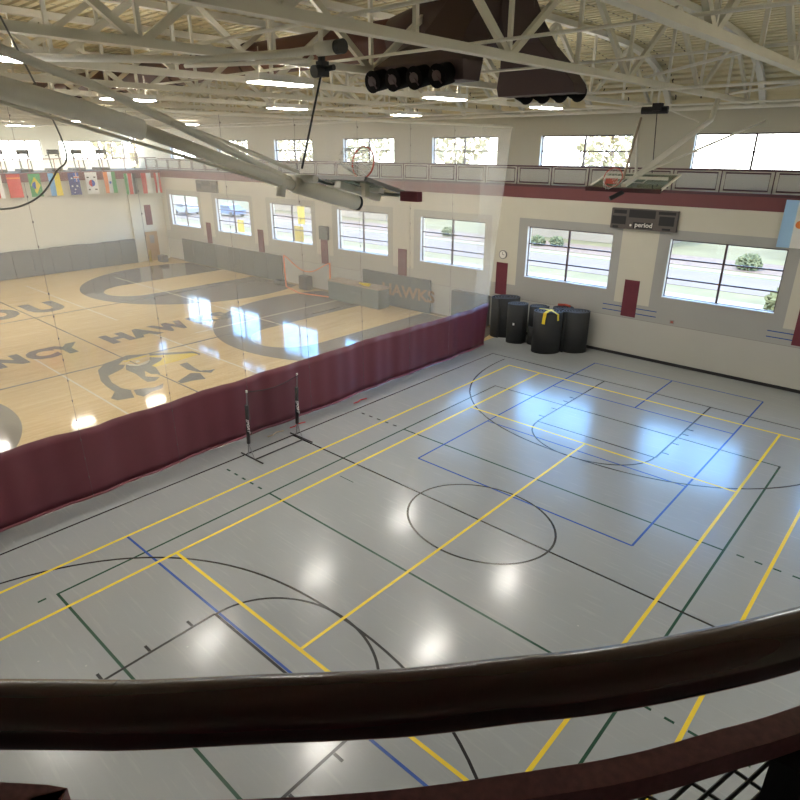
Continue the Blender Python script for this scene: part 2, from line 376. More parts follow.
# respace along the curve so the ribs keep their width on the steep part
arc = []; yy = UY + 0.35; 
seg = 0.30; pts = []
while yy > BY - 0.3:
    sl = (roofz(yy - 0.02) - roofz(yy)) / 0.02; ln = math.hypot(1, sl); ty, tz = -1 / ln, sl / ln; ny, nz = -tz, -ty   # tangent and up normal
    ny, nz = tz, -ty
    for d_, h_ in prof: pts.append((yy + ty * d_ * 1.0 + ny * h_, roofz(yy) + tz * d_ + nz * h_))
    yy += ty * seg
mb = MB(); n = len(pts)
vs = [(LX - 7, a, b2) for a, b2 in pts] + [(RX + 0.3, a, b2) for a, b2 in pts]
mb.add(vs, [(i, i + 1, n + i + 1, n + i) for i in range(n - 1)])
ceil = mb.build('ceiling', MATS['roof_deck']); tag(ceil, 'ribbed metal roof deck curving down to the eave', kind='structure')

yt_ = [UY + 0.6 - i * 0.8 for i in range(42)]; mb = MB(); n = len(yt_)
mb.add([(x_, a, roofz(a) + dz_) for x_ in (-48.3, RX + .4) for dz_ in (0.3, 0.5) for a in yt_], [f for i in range(n - 1) for f in ((i, i + 1, 2 * n + i + 1, 2 * n + i), (n + i, 3 * n + i, 3 * n + i + 1, n + i + 1))])
tag(mb.build('roof', MATS['cream_wall']), kind='structure')
# ------------------------------------------------------------------ painted court lines (on the floor, its children)
def strip(mb, p, q, wd, z): 
    p = Vector((p[0], p[1], 0)); q = Vector((q[0], q[1], 0)); d = (q - p).normalized(); r = Vector((-d.y, d.x, 0)) * wd / 2
    return mb.prism([tuple((a)[:2]) for a in (p + r, q + r, q - r, p - r)], 0.0, z)
def polystrip(mb, pts, wd, z):
    n = len(pts); L = []; R_ = []
    for i, p in enumerate(pts):
        a = Vector(pts[max(0, i - 1)]); b2 = Vector(pts[min(n - 1, i + 1)]); d = (b2 - a).normalized(); r = Vector((-d.y, d.x)) * wd / 2
        L.append(Vector(p) + r); R_.append(Vector(p) - r)
    mb.add([(v.x, v.y, z) for v in L] + [(v.x, v.y, z) for v in R_], [(n + i, n + i + 1, i + 1, i) for i in range(n - 1)])
def lines(segs, m_, z, par, nm='court_line', wd=0.05):
    for s_ in segs:
        strip(MB(), s_[0], s_[1], s_[2] if len(s_) > 2 else wd, z).build(nm, m_, par)
yb, ys_ = 9.9, 5.37
# black basketball lines
lines([((-6.85, -10.73), (-6.85, 10.73)), ((6.85, -10.73), (6.85, 10.73)), ((-6.87, 10.73), (6.87, 10.73)), ((-6.87, -10.73), (6.87, -10.73)), ((-6.85, 0), (6.85, 0)),
       ((-1.87, -10.73), (-1.87, -5.86)), ((1.87, -10.73), (1.87, -5.86)), ((-1.87, -5.86), (1.87, -5.86)),
       ((-1.87, 10.73), (-1.87, 5.86)), ((1.87, 10.73), (1.87, 5.86)), ((-1.87, 5.86), (1.87, 5.86))], BLK, 0.0015, floor)
for s_ in (-1, 1):
    mb = MB(); pp = [(6.07 * math.copysign(abs(math.cos(a)) ** (2 / 2.3), math.cos(a)), s_ * (10.45 - 6.1 * abs(math.sin(a)) ** (2 / 2.3))) for a in [PI * i / 64 for i in range(65)]]
    polystrip(mb, pp, 0.05, 0.0017); mb.build('court_line', BLK, floor)
    mb = MB(); polystrip(mb, [(1.85 * math.cos(PI * i / 40), s_ * (5.86 - 1.53 * math.sin(PI * i / 40))) for i in range(41)], 0.05, 0.0018); mb.build('court_line', BLK, floor)
    for yy in (6.31, 7.12, 7.95, 8.4):
        for sx_ in (-1, 1): strip(MB(), (sx_ * 1.9, s_ * yy), (sx_ * 2.08, s_ * yy), 0.05, 0.0015).build('court_line', BLK, floor)
mb = MB(); polystrip(mb, [(1.8 * math.cos(2 * PI * i / 64), 1.5 * math.sin(2 * PI * i / 64)) for i in range(65)], 0.05, 0.0018); mb.build('court_line', BLK, floor)
# yellow tennis lines
lines([((-5.5, -yb), (-5.5, yb)), ((5.5, -yb), (5.5, yb)), ((-4.115, -yb), (-4.115, yb)), ((4.115, -yb), (4.115, yb)), ((-5.53, yb), (5.53, yb)), ((-5.53, -yb), (5.53, -yb)),
       ((-4.115, ys_), (4.115, ys_)), ((-4.115, -ys_), (4.115, -ys_)), ((0, -ys_), (0, ys_), 0.06)], YEL, 0.0025, floor, wd=0.065)
# green volleyball lines with dashes beyond the sidelines
lines([((-4.63, -7.6), (-4.63, 7.6)), ((4.6, -7.6), (4.6, 7.6)), ((-4.65, 7.6), (4.62, 7.6)), ((-4.65, -7.6), (4.62, -7.6)), ((-4.63, 2.56), (4.6, 2.56)), ((-4.63, -2.54), (4.6, -2.54))], GRN, 0.0012, floor)
for yy in (2.58, -2.54):
    for x0 in (-6.5, -6.15, -5.8, -5.45, -5.1, 4.85, 5.2, 5.55, 5.9, 6.25): strip(MB(), (x0, yy), (x0 + 0.15, yy), 0.05, 0.0012).build('court_line', GRN, floor)
strip(MB(), (-4.66, -7.95), (-4.66, -7.8), 0.05, 0.0012).build('court_line', GRN, floor)
strip(MB(), (-3.95, -0.75), (-3.45, -0.75), 0.02, 0.0012).build('court_line', GRN, floor)
# blue pickleball lines
lines([((-3.06, 1.4), (3.06, 1.4)), ((-3.06, 12.45), (3.06, 12.45)), ((-3.06, 1.4), (-3.06, 12.45)), ((3.06, 1.4), (3.06, 12.45)), ((-3.06, 9.0), (3.06, 9.0)), ((-3.06, 4.8), (3.06, 4.8)), ((0, 9.0), (0, 12.45)), ((0, 1.4), (0, 4.8)),
       ((-5.54, -5.8), (3.3, -5.8))], BLU, 0.0014, floor)
# maple court: grey three point zones, lines, lettering and hawk head
for cx in (-15.3, -30.3):
    for s_ in (1, -1):
        R1 = 7.05 if s_ > 0 else 5.95
        cy = 10.95; a0 = math.asin(3.15 / R1) if s_ > 0 else 0.5
        outer = [(cx + R1 * math.cos(a), s_ * (cy - R1 * math.sin(a))) for a in [-a0 + (PI + 2 * a0) * i / 60 for i in range(61)]]
        inner = [(cx - 1.85, s_ * (cy + 3.1)), (cx - 1.85, s_ * 6.75)] + [(cx - 1.85 * math.cos(a), s_ * (6.75 - 1.85 * math.sin(a))) for a in [PI * i / 24 for i in range(1, 24)]] + [(cx + 1.85, s_ * 6.75), (cx + 1.85, s_ * (cy + 3.1))]
        if s_ > 0:
            # two halves so every face stays simple
            for h in (0, 1):
                mb = MB(); o_ = [outer[i] for i in (range(0, 31) if h == 0 else range(30, 61))]
                i_ = inner[::-1]; k_ = len(i_) // 2; i_ = i_[:k_ + 1] if h == 0 else i_[k_:]
                poly = o_ + i_[::-1]
                mb.prism(poly, 0.0, 0.0012); mb.build('court_paint', WGREY, wfloor)
        else:
            mb = MB(); mb.prism(outer, 0.0, 0.0012); mb.build('court_paint', WGREY, wfloor)
lines([((-27.6, -14), (-27.6, 13.9)), ((-17.65, -14), (-17.65, 13.9)), ((-38, 0), (-8.3, 0), 0.06)], WDARK, 0.0016, wfloor, wd=0.12)
lines([((-36.5, 2.6), (-24, 2.6)), ((-20.6, -2.5), (-9.5, -2.6)), ((-35, 7.6), (-17, 7.6)), ((-19.0, 4.0), (-19.0, 13)), ((-21.5, 2.6), (-9.6, 2.6))], WHT, 0.0014, wfloor, wd=0.07)
mb = text_mesh('QUIN', 1.75, 1.9, (-20.28, -6.62, 0.003), (0, 1, 0), (-1, 0, 0), 0.05)
for body, y0 in (('Q', -7.4), ('U', -6.0), ('I', -4.55), ('N', -3.95), ('C', -2.6), ('Y', -1.5), ('H', 0.62), ('A', 1.85), ('W', 3.1), ('K', 5.0), ('S', 6.3)):
    wd = 1.55 if body != 'W' else 1.4
    text_mesh(body, wd, 1.95, (-20.28, y0, 0.0022), (0, 1, 0), (-1, 0, 0), 0.07).build('court_letter', WDARK, wfloor)
for body, y0 in (('O', -2.2), ('U', 0.3)):
    text_mesh(body, 2.5, 3.3, (-28.6, y0, 0.0022), (0, 1, 0), (-1, 0, 0), 0.06).build('court_letter', WDARK, wfloor)
def onfloor(px, py):
    R_ = Vector((math.cos(YAW), -math.sin(YAW), 0)); U = R_.cross(fw)
    d = fw + R_ * (px - 400) / 612.3 - U * (py - 400) / 612.3
    q = Vector(cam.location) + d * (-cam.location.z / d.z); return (q.x, q.y)
HK = [(WDARK, [(95,375),(130,340),(200,315),(250,295),(360,287),(230,322),(205,345),(240,345),(230,365),(150,405),(170,440),(220,470),(270,480),(290,520),(200,535),(165,525),(185,490),(140,460),(110,430)]),
      (WDARK, [(245,345),(300,352),(375,325),(370,305),(440,308),(430,325),(388,350),(405,360),(430,395),(380,395),(345,378),(350,408),(425,412),(400,432),(360,437),(330,420),(300,395),(245,372)]),
      (WDARK, [(285,480),(330,472),(400,465),(445,445),(440,470),(380,490),(340,515),(300,505)]),
      (WDARK, [(530,345),(570,332),(612,362),(640,377),(690,374),(720,368),(700,388),(620,382),(575,372)]),
      (WDARK, [(520,435),(590,390),(640,390),(670,420),(600,430),(540,445)]),
      (WDARK, [(370,287),(600,273),(640,285),(640,295),(600,283),(370,297)]),
      (WHT, [(240,338),(262,350),(310,352),(360,338),(372,318),(365,334),(310,345),(262,342)]),
      (WHT, [(295,325),(315,322),(322,330),(300,334)]),
      (WYEL, [(215,332),(350,296),(360,300),(250,328)]),
      (WYEL, [(370,298),(600,284),(632,290),(600,300),(520,325),(400,357),(385,350),(430,325),(445,305),(370,304)])]
for k_, (mm_, pl) in enumerate(HK):
    MB().prism([onfloor(80 + a / 5.3333, 300 + b2 / 5.3333) for a, b2 in pl], 0.0, 0.0022 + 0.0003 * k_).build('hawk_emblem', mm_, wfloor)

# ------------------------------------------------------------------ outdoors
def om(n, c_, v=0.15, sc=0.4): return mat(n, c_, 0.9, 0, v, sc)
gr = MB().box((-140, UY + 0.6, -0.6), (90, 230, -0.15)).build('ground', om('lawn_green', (0.15, 0.13, 0.062), 0.35, 0.3)); tag(gr, kind='structure')
for nm, y0, y1, m_ in (('sidewalk', 26.5, 28.5, om('concrete', (0.24, 0.215, 0.18))), ('road', 31, 36.5, om('asphalt', (0.15, 0.115, 0.10))), ('sidewalk', 37.2, 38.2, MATS['concrete']),
                       ('gravel_bed', 38.8, 43.5, om('gravel', (0.16, 0.11, 0.085), 0.5, 3))):
    o = MB().box((-138, y0, -0.16), (88, y1, -0.12)).build(nm, m_); tag(o, kind='structure')
mb = MB().box((-140, 84, -0.15), (90, 120, 3.2)); o = mb.build('hill', om('dry_grass', (0.15, 0.12, 0.06), 0.25, 0.3)); tag(o, kind='structure')
def bush(x, y, r, label, z=-0.13):
    bm = bmesh.new(); bmesh.ops.create_icosphere(bm, subdivisions=4, radius=r)
    for v in bm.verts:
        v.co *= 1 + 0.28 * random.uniform(-1, 1); v.co.z *= 0.8
    me = bpy.data.meshes.new('bush'); bm.to_mesh(me); bm.free(); me.materials.append(om('bush_green', (0.12, 0.125, 0.06), 0.5, 2))
    o = bpy.data.objects.new('bush', me); C.objects.link(o); o.location = (x, y, z + r * 0.6); return tag(o, label, 'bush', 'bushes outside the gym windows')
for i, (x, y, r, l) in enumerate([(0.8, 27, 1.0, 'leafy green bush close outside the rightmost window'), (3.3, 26.4, 0.9, 'green bush outside the rightmost window, right of the first'),
        (ray(748, 268, Y=40)[0], 40, 0.75, 'round bush in the gravel bed beyond the road, right window'), (ray(556, 248, Y=41)[0], 41, 0.6, 'bush in gravel seen through window above the mat rolls'), (ray(540, 250, Y=41)[0], 40.5, 0.6, 'small bush in gravel far left of mat roll window'), (ray(448, 238, Y=40)[0], 40, 0.6, 'bush beyond the road seen through the hazy curtain')]):
    bush(x, y, r, l)
def tree(x, y, h, label):
    T = thing('tree', label, 'tree', (x, y, -0.13), 'pale autumn trees outside')
    mb = MB().tube([(x, y, -0.2), (x + .1, y, h * .45), (x, y, h * .9)], [.22, .16, .05], 8)
    for i in range(11):
        a = random.uniform(0, TP_); z0 = h * random.uniform(.3, .7); l = h * random.uniform(.2, .33)
        mb.tube([(x, y, z0), (x + l * .6 * math.cos(a), y + l * .6 * math.sin(a), z0 + l * .55), (x + l * math.cos(a), y + l * math.sin(a), z0 + l * 1.1)], [.07, .045, .02], 6)
    mb.build('trunk', om('bark', (0.16, 0.11, 0.08)), T, True)
    mb = MB()
    for i in range(420):
        a = random.uniform(0, TP_); u_ = random.uniform(-1, 1); rr = random.uniform(.35, 1) ** .5
        c_ = Vector((x + h * .36 * rr * math.sqrt(1 - u_ * u_) * math.cos(a), y + h * .36 * rr * math.sqrt(1 - u_ * u_) * math.sin(a), h * .68 + h * .36 * rr * u_))
        q_ = [Vector((random.uniform(-1, 1), random.uniform(-1, 1), random.uniform(-1, 1))) * h * .045 for _ in range(4)]
        mb.add([c_ + v_ for v_ in q_], [(0, 1, 2), (0, 2, 3), (0, 3, 1), (1, 3, 2)])
    mb.build('crown', om('autumn_leaves', (0.42, 0.35, 0.20), 0.2, 2), T)
TP_ = 2 * PI
for i, (px, Y_, h_, l_) in enumerate(((20, 95, 17, 'pale autumn tree outside the far left upper windows'), (135, 80, 15, 'pale autumn tree outside upper window above the flags corner'), (300, 66, 13, 'pale autumn tree outside the upper window behind the strap'),
        (362, 72, 14, 'pale autumn tree outside the upper window behind the near rim'), (455, 70, 14, 'pale autumn tree outside the upper window at the curtain edge'), (612, 76, 13, 'pale autumn tree outside the upper window left of far hoop pole'))):
    if px < 200: tree(-75 - i * 8, 30 + i * 22, 15, l_)
    else: tree(ray(px, 150, Y=Y_)[0], Y_, h_, l_)
def house(x0, x1, y, h, label, c_):
    t_ = thing('building', label, 'building', ((x0 + x1) / 2, y, -0.13), 'low buildings across the road')
    MB().box((x0, y, -0.13), (x1, y + 12, h)).build('wall', om('stucco', (0.22, 0.17, 0.12)), t_)
    MB().box((x0 - .5, y - .5, h), (x1 + .5, y + 12.5, h + .4)).build('roof', om('roof_brown', c_), t_)
    n_ = int((x1 - x0) / 5)
    for i in range(n_):
        xc = x0 + (i + .5) * (x1 - x0) / n_
        MB().box((xc - 1, y - .05, 1.2), (xc + 1, y, h - 1)).build('window', om('dark_glass', (0.08, 0.1, 0.12)), t_)
for a in [(-31, -13, 46, 4.2, 'long low tan building beyond the road, behind mat roll window', (0.2, 0.13, 0.1)), (-3, 12, 46, 4.0, 'low tan building beyond the road at the far right window', (0.2, 0.13, 0.1)),
          (-72, -46, 46, 4.4, 'low tan building beyond the road behind the curtain windows', (0.22, 0.14, 0.1))]: house(*a)
def car(x, y, col, label):
    t_ = thing('car', label, 'car', (x, y, -0.12), 'cars parked on the road')
    prof_ = [(-2.2, .35), (-2.2, .8), (-1.5, .95), (-.9, 1.42), (.7, 1.42), (1.4, .95), (2.15, .85), (2.2, .35)]
    mb = MB(); n_ = len(prof_); z_ = -0.12
    mb.add([(x + a, y - .85, z_ + b2) for a, b2 in prof_] + [(x + a, y + .85, z_ + b2) for a, b2 in prof_], [tuple(range(n_)), tuple(range(n_, 2 * n_))[::-1]] + [(n_ + i, n_ + (i + 1) % n_, (i + 1) % n_, i) for i in range(n_)])
    mb.build('body', mat('car_' + col[0], col[1], 0.3, 0.2), t_)
    MB().box((x - .85, y - .87, z_ + .98), (x + .65, y - .85, z_ + 1.32)).build('side_window', om('dark_glass', (0.08, 0.1, 0.12)), t_)
    for a in (-1.35, 1.35):
        for b2 in (-.8, .8): MB().tube([(x + a, y + b2 - .1, z_ + .33), (x + a, y + b2 + .1, z_ + .33)], .33, 16).build('wheel', BLACK, t_)
car(ray(231, 215, Z=0)[0], ray(231, 215, Z=0)[1], ('blue', (0.10, 0.16, 0.28)), 'blue car parked outside the second window from the left')
car(ray(187, 213, Z=0)[0], ray(187, 213, Z=0)[1], ('grey', (0.3, 0.3, 0.31)), 'grey car parked outside the leftmost lower window')
def ysign(x, y, h, label):
    t_ = thing('yellow_sign', label, 'sign', (x, y, -0.13), 'yellow signs beside the walk')
    MB().box((x - .55, y - .02, h - 2.0), (x + .55, y + .02, h)).build('panel', mat('sign_yellow', (0.30, 0.20, 0.01), 0.6), t_)
    MB().tube([(x, y + .05, -0.13), (x, y + .05, h)], .04, 8).build('post', STEEL, t_)
ysign(ray(241, 226, Y=28)[0], 28, ray(241, 220, Y=28)[2], 'yellow sign seen in the second window from the left')
ysign(ray(299, 232, Y=22)[0], 22, ray(298, 226, Y=22)[2], 'yellow sign low in the third window from the left')
ysign(ray(301, 212, Y=32)[0], 32, ray(301, 204, Y=32)[2], 'taller yellow sign high in the third window from the left')

# ------------------------------------------------------------------ roof trusses
ZB = 9.4
def truss(x):
    T = thing('roof_truss', 'x', 'roof truss', (x, 0, ZB), 'steel roof trusses')
    for s_ in (-1, 1):
        pass
    MB().box((x - 0.085, BY + .02, ZB), (x + 0.085, 15.2, ZB + 0.022)).box((x - 0.085, BY + .02, ZB + 0.022), (x - 0.06, 15.2, ZB + 0.13)).box((x + 0.06, BY + .02, ZB + 0.022), (x + 0.085, 15.2, ZB + 0.13)).build('bottom_chord', STEEL, T)
    mb = MB(); ny_ = 60; yy = [UY - 0.05 + (BY + .05 - UY) * i / ny_ for i in range(ny_ + 1)]
    yy = [UY - 0.05 - (UY - BY) * (i / ny_) ** 2.0 for i in range(ny_)] 
    for a, b2 in zip(yy, yy[1:]): mb.beam((x, a, roofz(a) - 0.13), (x, b2, roofz(b2) - 0.13), 0.2, 0.16)
    mb.build('top_chord', STEEL2, T)
    step = 4.85; y0 = 14.25; i = 0
    while y0 > BY + 1:
        yt = y0 - step / 2
        top = lambda q: roofz(q) - 0.2
        MB().beam((x, y0, ZB + .06), (x, yt, top(yt)), 0.12, 0.09, upv=(1, 0, 0)).build('web_member', STEEL, T)
        if yt - step / 2 > BY: MB().beam((x, yt - step / 2, ZB + .06), (x, yt, top(yt)), 0.12, 0.09, upv=(1, 0, 0)).build('web_member', STEEL, T)
        MB().beam((x, y0, ZB + .06), (x, y0, top(y0)), 0.07, 0.07).build('web_member', STEEL2, T)
        MB().beam((x, yt, ZB + .06), (x, yt, top(yt)), 0.07, 0.07).build('web_member', STEEL2, T)
        y0 -= step
    return T
T0 = truss(3.5); tr0 = tree_of(T0)
ordn = ['nearest', 'second nearest', 'third', 'fourth', 'fifth', 'sixth', 'seventh', 'eighth', 'ninth', 'tenth', 'eleventh', 'twelfth', 'thirteenth', 'fourteenth']
T0['label'] = 'grey steel roof truss crossing the top right corner, nearest the camera'
for k in range(1, 14):
    dup(T0, (3.5 - 3.25 * k, 0, ZB), 'grey steel roof truss, %s counted from the top right corner truss' % ordn[k].replace('second nearest', 'second'), tr0)
T9 = dup(T0, (6.75, 0, ZB), 'grey steel roof truss overhead beside the right wall', tr0)
# cross bracing pipes along x
k = 0
for (y, z, r) in ((2.6, 9.62, .028), (-3.9, 9.62, .028), (9.4, 9.62, .028), (13.9, 9.3, .06), (12.4, 9.35, .03), (6.2, 9.35, .035), (-0.9, 9.62, .028)):
    k += 1
    tag(MB().tube([(LX, y, z), (RX, y, z)], r, 10).build('ceiling_pipe', STEEL2), ['long pale brace across the trusses above midcourt', 'long pale brace across the trusses nearest the camera', 'long pale brace across trusses near the window wall', 'thick pale pipe running along the eave above upper windows', 'thin pale conduit parallel to the eave pipe', 'thin pale sprinkler pipe across the middle of the gym', 'long pale brace across the trusses over the near circle'][k - 1], 'pipe', 'pipes and braces under the roof')
# diagonal X bracing between trusses
for i, (xa, ya, xb, yb2) in enumerate(((3.5, 2.2, 0.25, 5.5), (3.5, 8.6, 0.25, 12), (-3, 5.5, -6.25, 8.6))):
    tag(MB().beam((xa, ya, ZB + .16), (xb, yb2, ZB + .16), .06, .05).build('diagonal_brace', STEEL2), ['pale diagonal brace between the two rightmost trusses', 'pale diagonal brace by the far hoop mounting', 'pale diagonal brace beyond the duct nozzles'][i], 'brace', 'braces between trusses')

# ------------------------------------------------------------------ ceiling lamps
def lamp(x, y, z=9.22):
    L = thing('ceiling_light', 'x', 'ceiling light', (x, y, z), 'linear high bay ceiling lights')
    MB().box((x - .22, y - .68, z), (x + .22, y + .68, z + .04)).box((x - .22, y - .68, z + .04), (x - .2, y + .68, z + .13)).box((x + .2, y - .68, z + .04), (x + .22, y + .68, z + .13)).box((x - .2, y - .68, z + .04), (x + .2, y - .66, z + .13)).box((x - .2, y + .66, z + .04), (x + .2, y + .68, z + .13)).build('housing', WHITE, L)
    MB().box((x - .2, y - .66, z - .02), (x + .2, y + .66, z)).build('diffuser', LAMPM, L)
    MB().box((x - .12, y - .62, z + .04), (x + .12, y + .62, z + .05)).build('added_uplight', UPFILL, L)  # glowing strip added inside the housing to light the ceiling from below
    for s_ in (-.5, .5): MB().tube([(x, y + s_, z + .05), (x, y + s_, z + .6)], .008, 6).build('hanger', STEEL, L)
    return L
L0 = lamp(-4.15, -1.7); L0['label'] = 'bright linear ceiling light beside the black hoop motor'
trL = tree_of(L0)
LB = {(-4.15, 3.6): 'bright linear ceiling light under the dark nozzle hood', (-4.15, 8.7): 'bright ceiling light below the flared duct near the far wall',
      (-10.6, 3.6): 'smaller bright ceiling light below the near one, left of strap', (-10.9, 9.4): 'small bright ceiling light at top of the curtain, centre'}
xs_ = [-4.15, -10.6, -25.8, -34.6]; names_x = ['column over the grey court', 'column just past the curtain', 'third column out over the maple floor', 'column farthest left']
ysL = [8.8, 3.6, -1.7, -7.0, -12.3]; names_y = ['nearest the window wall', 'second from the window wall', 'third from the window wall', 'fourth from the window wall', 'fifth from the window wall']
for i, x in enumerate(xs_ + [2.4]):
    for j, y in enumerate(ysL):
        if i == 0 and j == 2: continue
        nm = 'ceiling light in the %s, %s' % ((names_x + ['column nearest the right wall'])[i], names_y[j])
        if i == 4 and j > 2: continue
        if j == 4 and i < 1: continue
        xx = x
        if i == 0 and j == 1: nm = LB[(-4.15, 3.6)]
        if i == 0 and j == 0: nm = LB[(-4.15, 8.7)]
        if i == 1 and j == 1: nm = LB[(-10.6, 3.6)]
        if i == 1 and j == 0: nm = LB[(-10.9, 9.4)]; y = 9.4
        if i == 4: xx = 8.6
        dup(L0, (xx, y, 9.22), nm, trL)

# ------------------------------------------------------------------ brown ventilation duct with hoods
DY = 1.8
D = thing('air_duct', 'long round brown air duct with two dark nozzle hoods behind the trusses', 'duct', (-18, DY, 10.8))
MB().tube([(-39.4, DY + .2, 10.45), (-6, DY, 10.38), (-4.2, DY, 10.38)], .42, 28).build('duct_pipe', DUCT, D, True)
MB().tube([(-4.2, DY, 10.38), (-3.5, DY, 10.42), (-2.6, DY, 10.5), (-1.6, DY, 10.5), (-0.95, DY, 10.5)], [.44, .52, .62, .64, .6], 28).build('plenum', DUCT2, D, True)
for x in (-10, -14, -18, -22, -26, -30, -34): MB().tube([(x - .03, DY + .03, 10.4), (x + .03, DY + .03, 10.4)], .45, 28).build('joint_ring', DUCT2, D)
def hood(secs, nozz, sgn):
    L_ = []
    for (cx, cy, a, b2, z) in secs: L_ += [(cx - a / 2, cy - b2 / 2, z), (cx + a / 2, cy - b2 / 2, z), (cx + a / 2, cy + b2 / 2, z), (cx - a / 2, cy + b2 / 2, z)]
    nr = len(secs); fs = [(3, 2, 1, 0), tuple(4 * (nr - 1) + i for i in range(4))]
    for r in range(nr - 1):
        for i in range(4): fs.append((4 * r + i, 4 * r + (i + 1) % 4, 4 * r + 4 + (i + 1) % 4, 4 * r + 4 + i))
    H = MB().add(L_, fs).build('duct_hood', DUCT2, D, bevel=0.015)
    for (x, y, z) in nozz:
        MB().tube([(x, y, z), (x, y + sgn * .3, z - .07), (x, y + sgn * .36, z - .08)], [.185, .185, .2], 20).tube([(x - .12, y + sgn * .365, z + .06), (x + .12, y + sgn * .365, z - .2)], .014, 6, 1).tube([(x, y + sgn * .355, z - .08), (x, y + sgn * .37, z - .085)], .1, 14, 1).build('nozzle', [mat('nozzle_black', (0.006, 0.005, 0.005), 0.9, spec=0.1), DUCT2], H, True)
hood([(-1.72, -.15, 2.2, .5, 9.17), (-1.72, -.12, 2.2, .62, 9.5), (-1.62, .1, 1.7, .7, 9.72), (-1.5, .4, 1.15, .8, 9.95), (-1.5, .75, 1.0, .85, 10.25), (-1.5, 1.3, 1.0, .9, 10.75)], [(-2.58 + i * .535, -.35, 9.3) for i in range(4)], -1)
hood([(-1.45, 3.75, 2.0, .55, 9.17), (-1.45, 3.7, 2.0, .62, 9.35), (-1.5, 3.55, 1.5, .7, 9.75), (-1.6, 3.35, 1.0, .75, 10.15), (-1.65, 2.9, .85, .8, 10.6), (-1.65, 2.4, .85, .9, 11.0)], [(-2.15 + i * .46, 3.95, 9.3) for i in range(4)], 1)
MB().box((-2.0, .9, 10.6), (-1.1, 2.7, 11.1)).build('plenum_cap', DUCT2, D, bevel=.1)

# ------------------------------------------------------------------ divider curtain
CX = -7.78
def cw(y, a=1.0): return 0.045 * math.sin(y * 3.1 + 0.8 * math.sin(y * 1.3)) * a + 0.012 * math.sin(y * 9.7 + 1.2) * a
K = thing('divider_curtain', 'gym divider curtain, maroon vinyl below and white see-through mesh above', 'curtain', (CX, 0, 0))
def sheet(z0f, z1f, y0, y1a, y1b, ny_, nz_, amp0, amp1, pleat=False):
    mb = MB(); vs = []; fs = []
    for j in range(nz_ + 1):
        v_ = j / nz_
        for i in range(ny_ + 1):
            u = i / ny_; y1 = y1a + (y1b - y1a) * v_; y = y0 + (y1 - y0) * u
            z = z0f(y) + (z1f(y) - z0f(y)) * v_; am = amp0 + (amp1 - amp0) * v_
            vs.append((CX + cw(y, am) + (0.04 * math.sin(y * 0.9) * (1 - z / 9)), y, z))
    for j in range(nz_):
        for i in range(ny_): a = j * (ny_ + 1) + i; fs.append((a, a + 1, a + ny_ + 2, a + ny_ + 1))
    mb.add(vs, fs); return mb
seam = lambda y: 1.86 + 0.03 * math.sin(y * 0.5) + 0.015 * math.sin(y * 2.9 + 1)
o = sheet(lambda y: 0.03, seam, -15.5, 11.5, 11.7, 640, 8, 0.7, 0.8).build('vinyl_skirt', CURT, K, True); so = o.modifiers.new('t', 'SOLIDIFY'); so.thickness = 0.008
sheet(seam, lambda y: 8.78, -15.5, 11.7, 12.6, 320, 14, 0.8, 0.5).build('mesh_panel', MATS['curtain_mesh'], K, True)
CX -= 0.07; sheet(seam, lambda y: 8.78, 10.6, 11.7, 12.6, 60, 14, 1.4, 1.2).build('mesh_panel', MATS['curtain_mesh'], K, True); CX += 0.07
mb = MB().tube([(CX + cw(y, 0.7) + 0.04 * math.sin(y * .9) + .01, y, 0.045) for y in [-15.5 + 27.0 * i / 400 for i in range(401)]], 0.035, 8); mb.build('hem', mat('maroon_hem', (0.19, 0.05, 0.07), 0.4), K, True)
MB().tube([(CX, -15.6, 8.83), (CX, 12.6, 8.83)], 0.045, 10).build('top_pipe', STEEL, K)
for y in (-10.4, -7.99, -5.6, -3.25, -0.9, 1.45, 3.85, 6.3, 8.7):
    mb = MB(); zz = [0.1 + i * 0.5 for i in range(18)]
    mb.tube([(CX + .13, y, 0.05), (CX + .09, y, 8.8)], 0.004, 5)
    for z in zz: mb.tube([(CX + .12, y, z), (CX + .12, y, z + .04)], .014, 6)
    mb.build('lift_cord', mat('cord_grey', (0.12, 0.1, 0.1)), K)
# sagging power cable by the curtain on the left
import itertools
pts = [(2, 209), (24, 205), (43, 193), (56, 172), (64, 145)]
cab = [ray(a, b2, X=-1.9) for a, b2 in [(-70, 150), (-45, 190), (-20, 205)] + pts] + [(-1.9, -7.35, 9.4)]
o = MB().tube(spline(cab, 8), 0.011, 8).build('hanging_cable', mat('cable_dark', (0.22, 0.22, 0.21)), None, True); tag(o, 'dark cable hanging in a loop from the roof at the left', 'cable')

# ------------------------------------------------------------------ railing of the far track
RAILC = mat('rail_dark_maroon', (0.07, 0.022, 0.028), 0.4)
RL = thing('track_railing', 'maroon metal railing with mesh panels along the far running track', 'railing', (-15, WY + .05, 6.5))
yr = WY + 0.05
MB().box((LX, yr - .03, 7.3), (RX, yr + .03, 7.36)).build('top_rail', RAILC, RL)
MB().box((LX, yr - .03, 6.5), (RX, yr + .03, 6.6)).build('bottom_rail', RAILC, RL)
x = 1.55 - 1.655 * 26
while x < 10:
    MB().box((x - .015, yr - .02, 6.6), (x + .015, yr + .02, 7.3)).build('post', RAILC, RL)
    a, b2 = x + .13, x + 1.655 - .13
    p_ = MB().tube([(a, yr, 6.68), (b2, yr, 6.68), (b2, yr, 7.24), (a, yr, 7.24)], 0.028, 6, closed=True).build('panel_frame', RAILC, RL)
    MB().box((a, yr - .003, 6.69), (b2, yr + .003, 7.23)).build('mesh_infill', MATS['rail_mesh'], p_)
    x += 1.655
R2 = thing('track_railing', 'hazy railing along the left track above the row of flags', 'railing', (LX, 0, 6.55))
MB().box((LX - .15, BY + .1, 7.35), (LX - .09, WY, 7.41)).build('top_rail', MAROON2, R2)
y = BY + .5
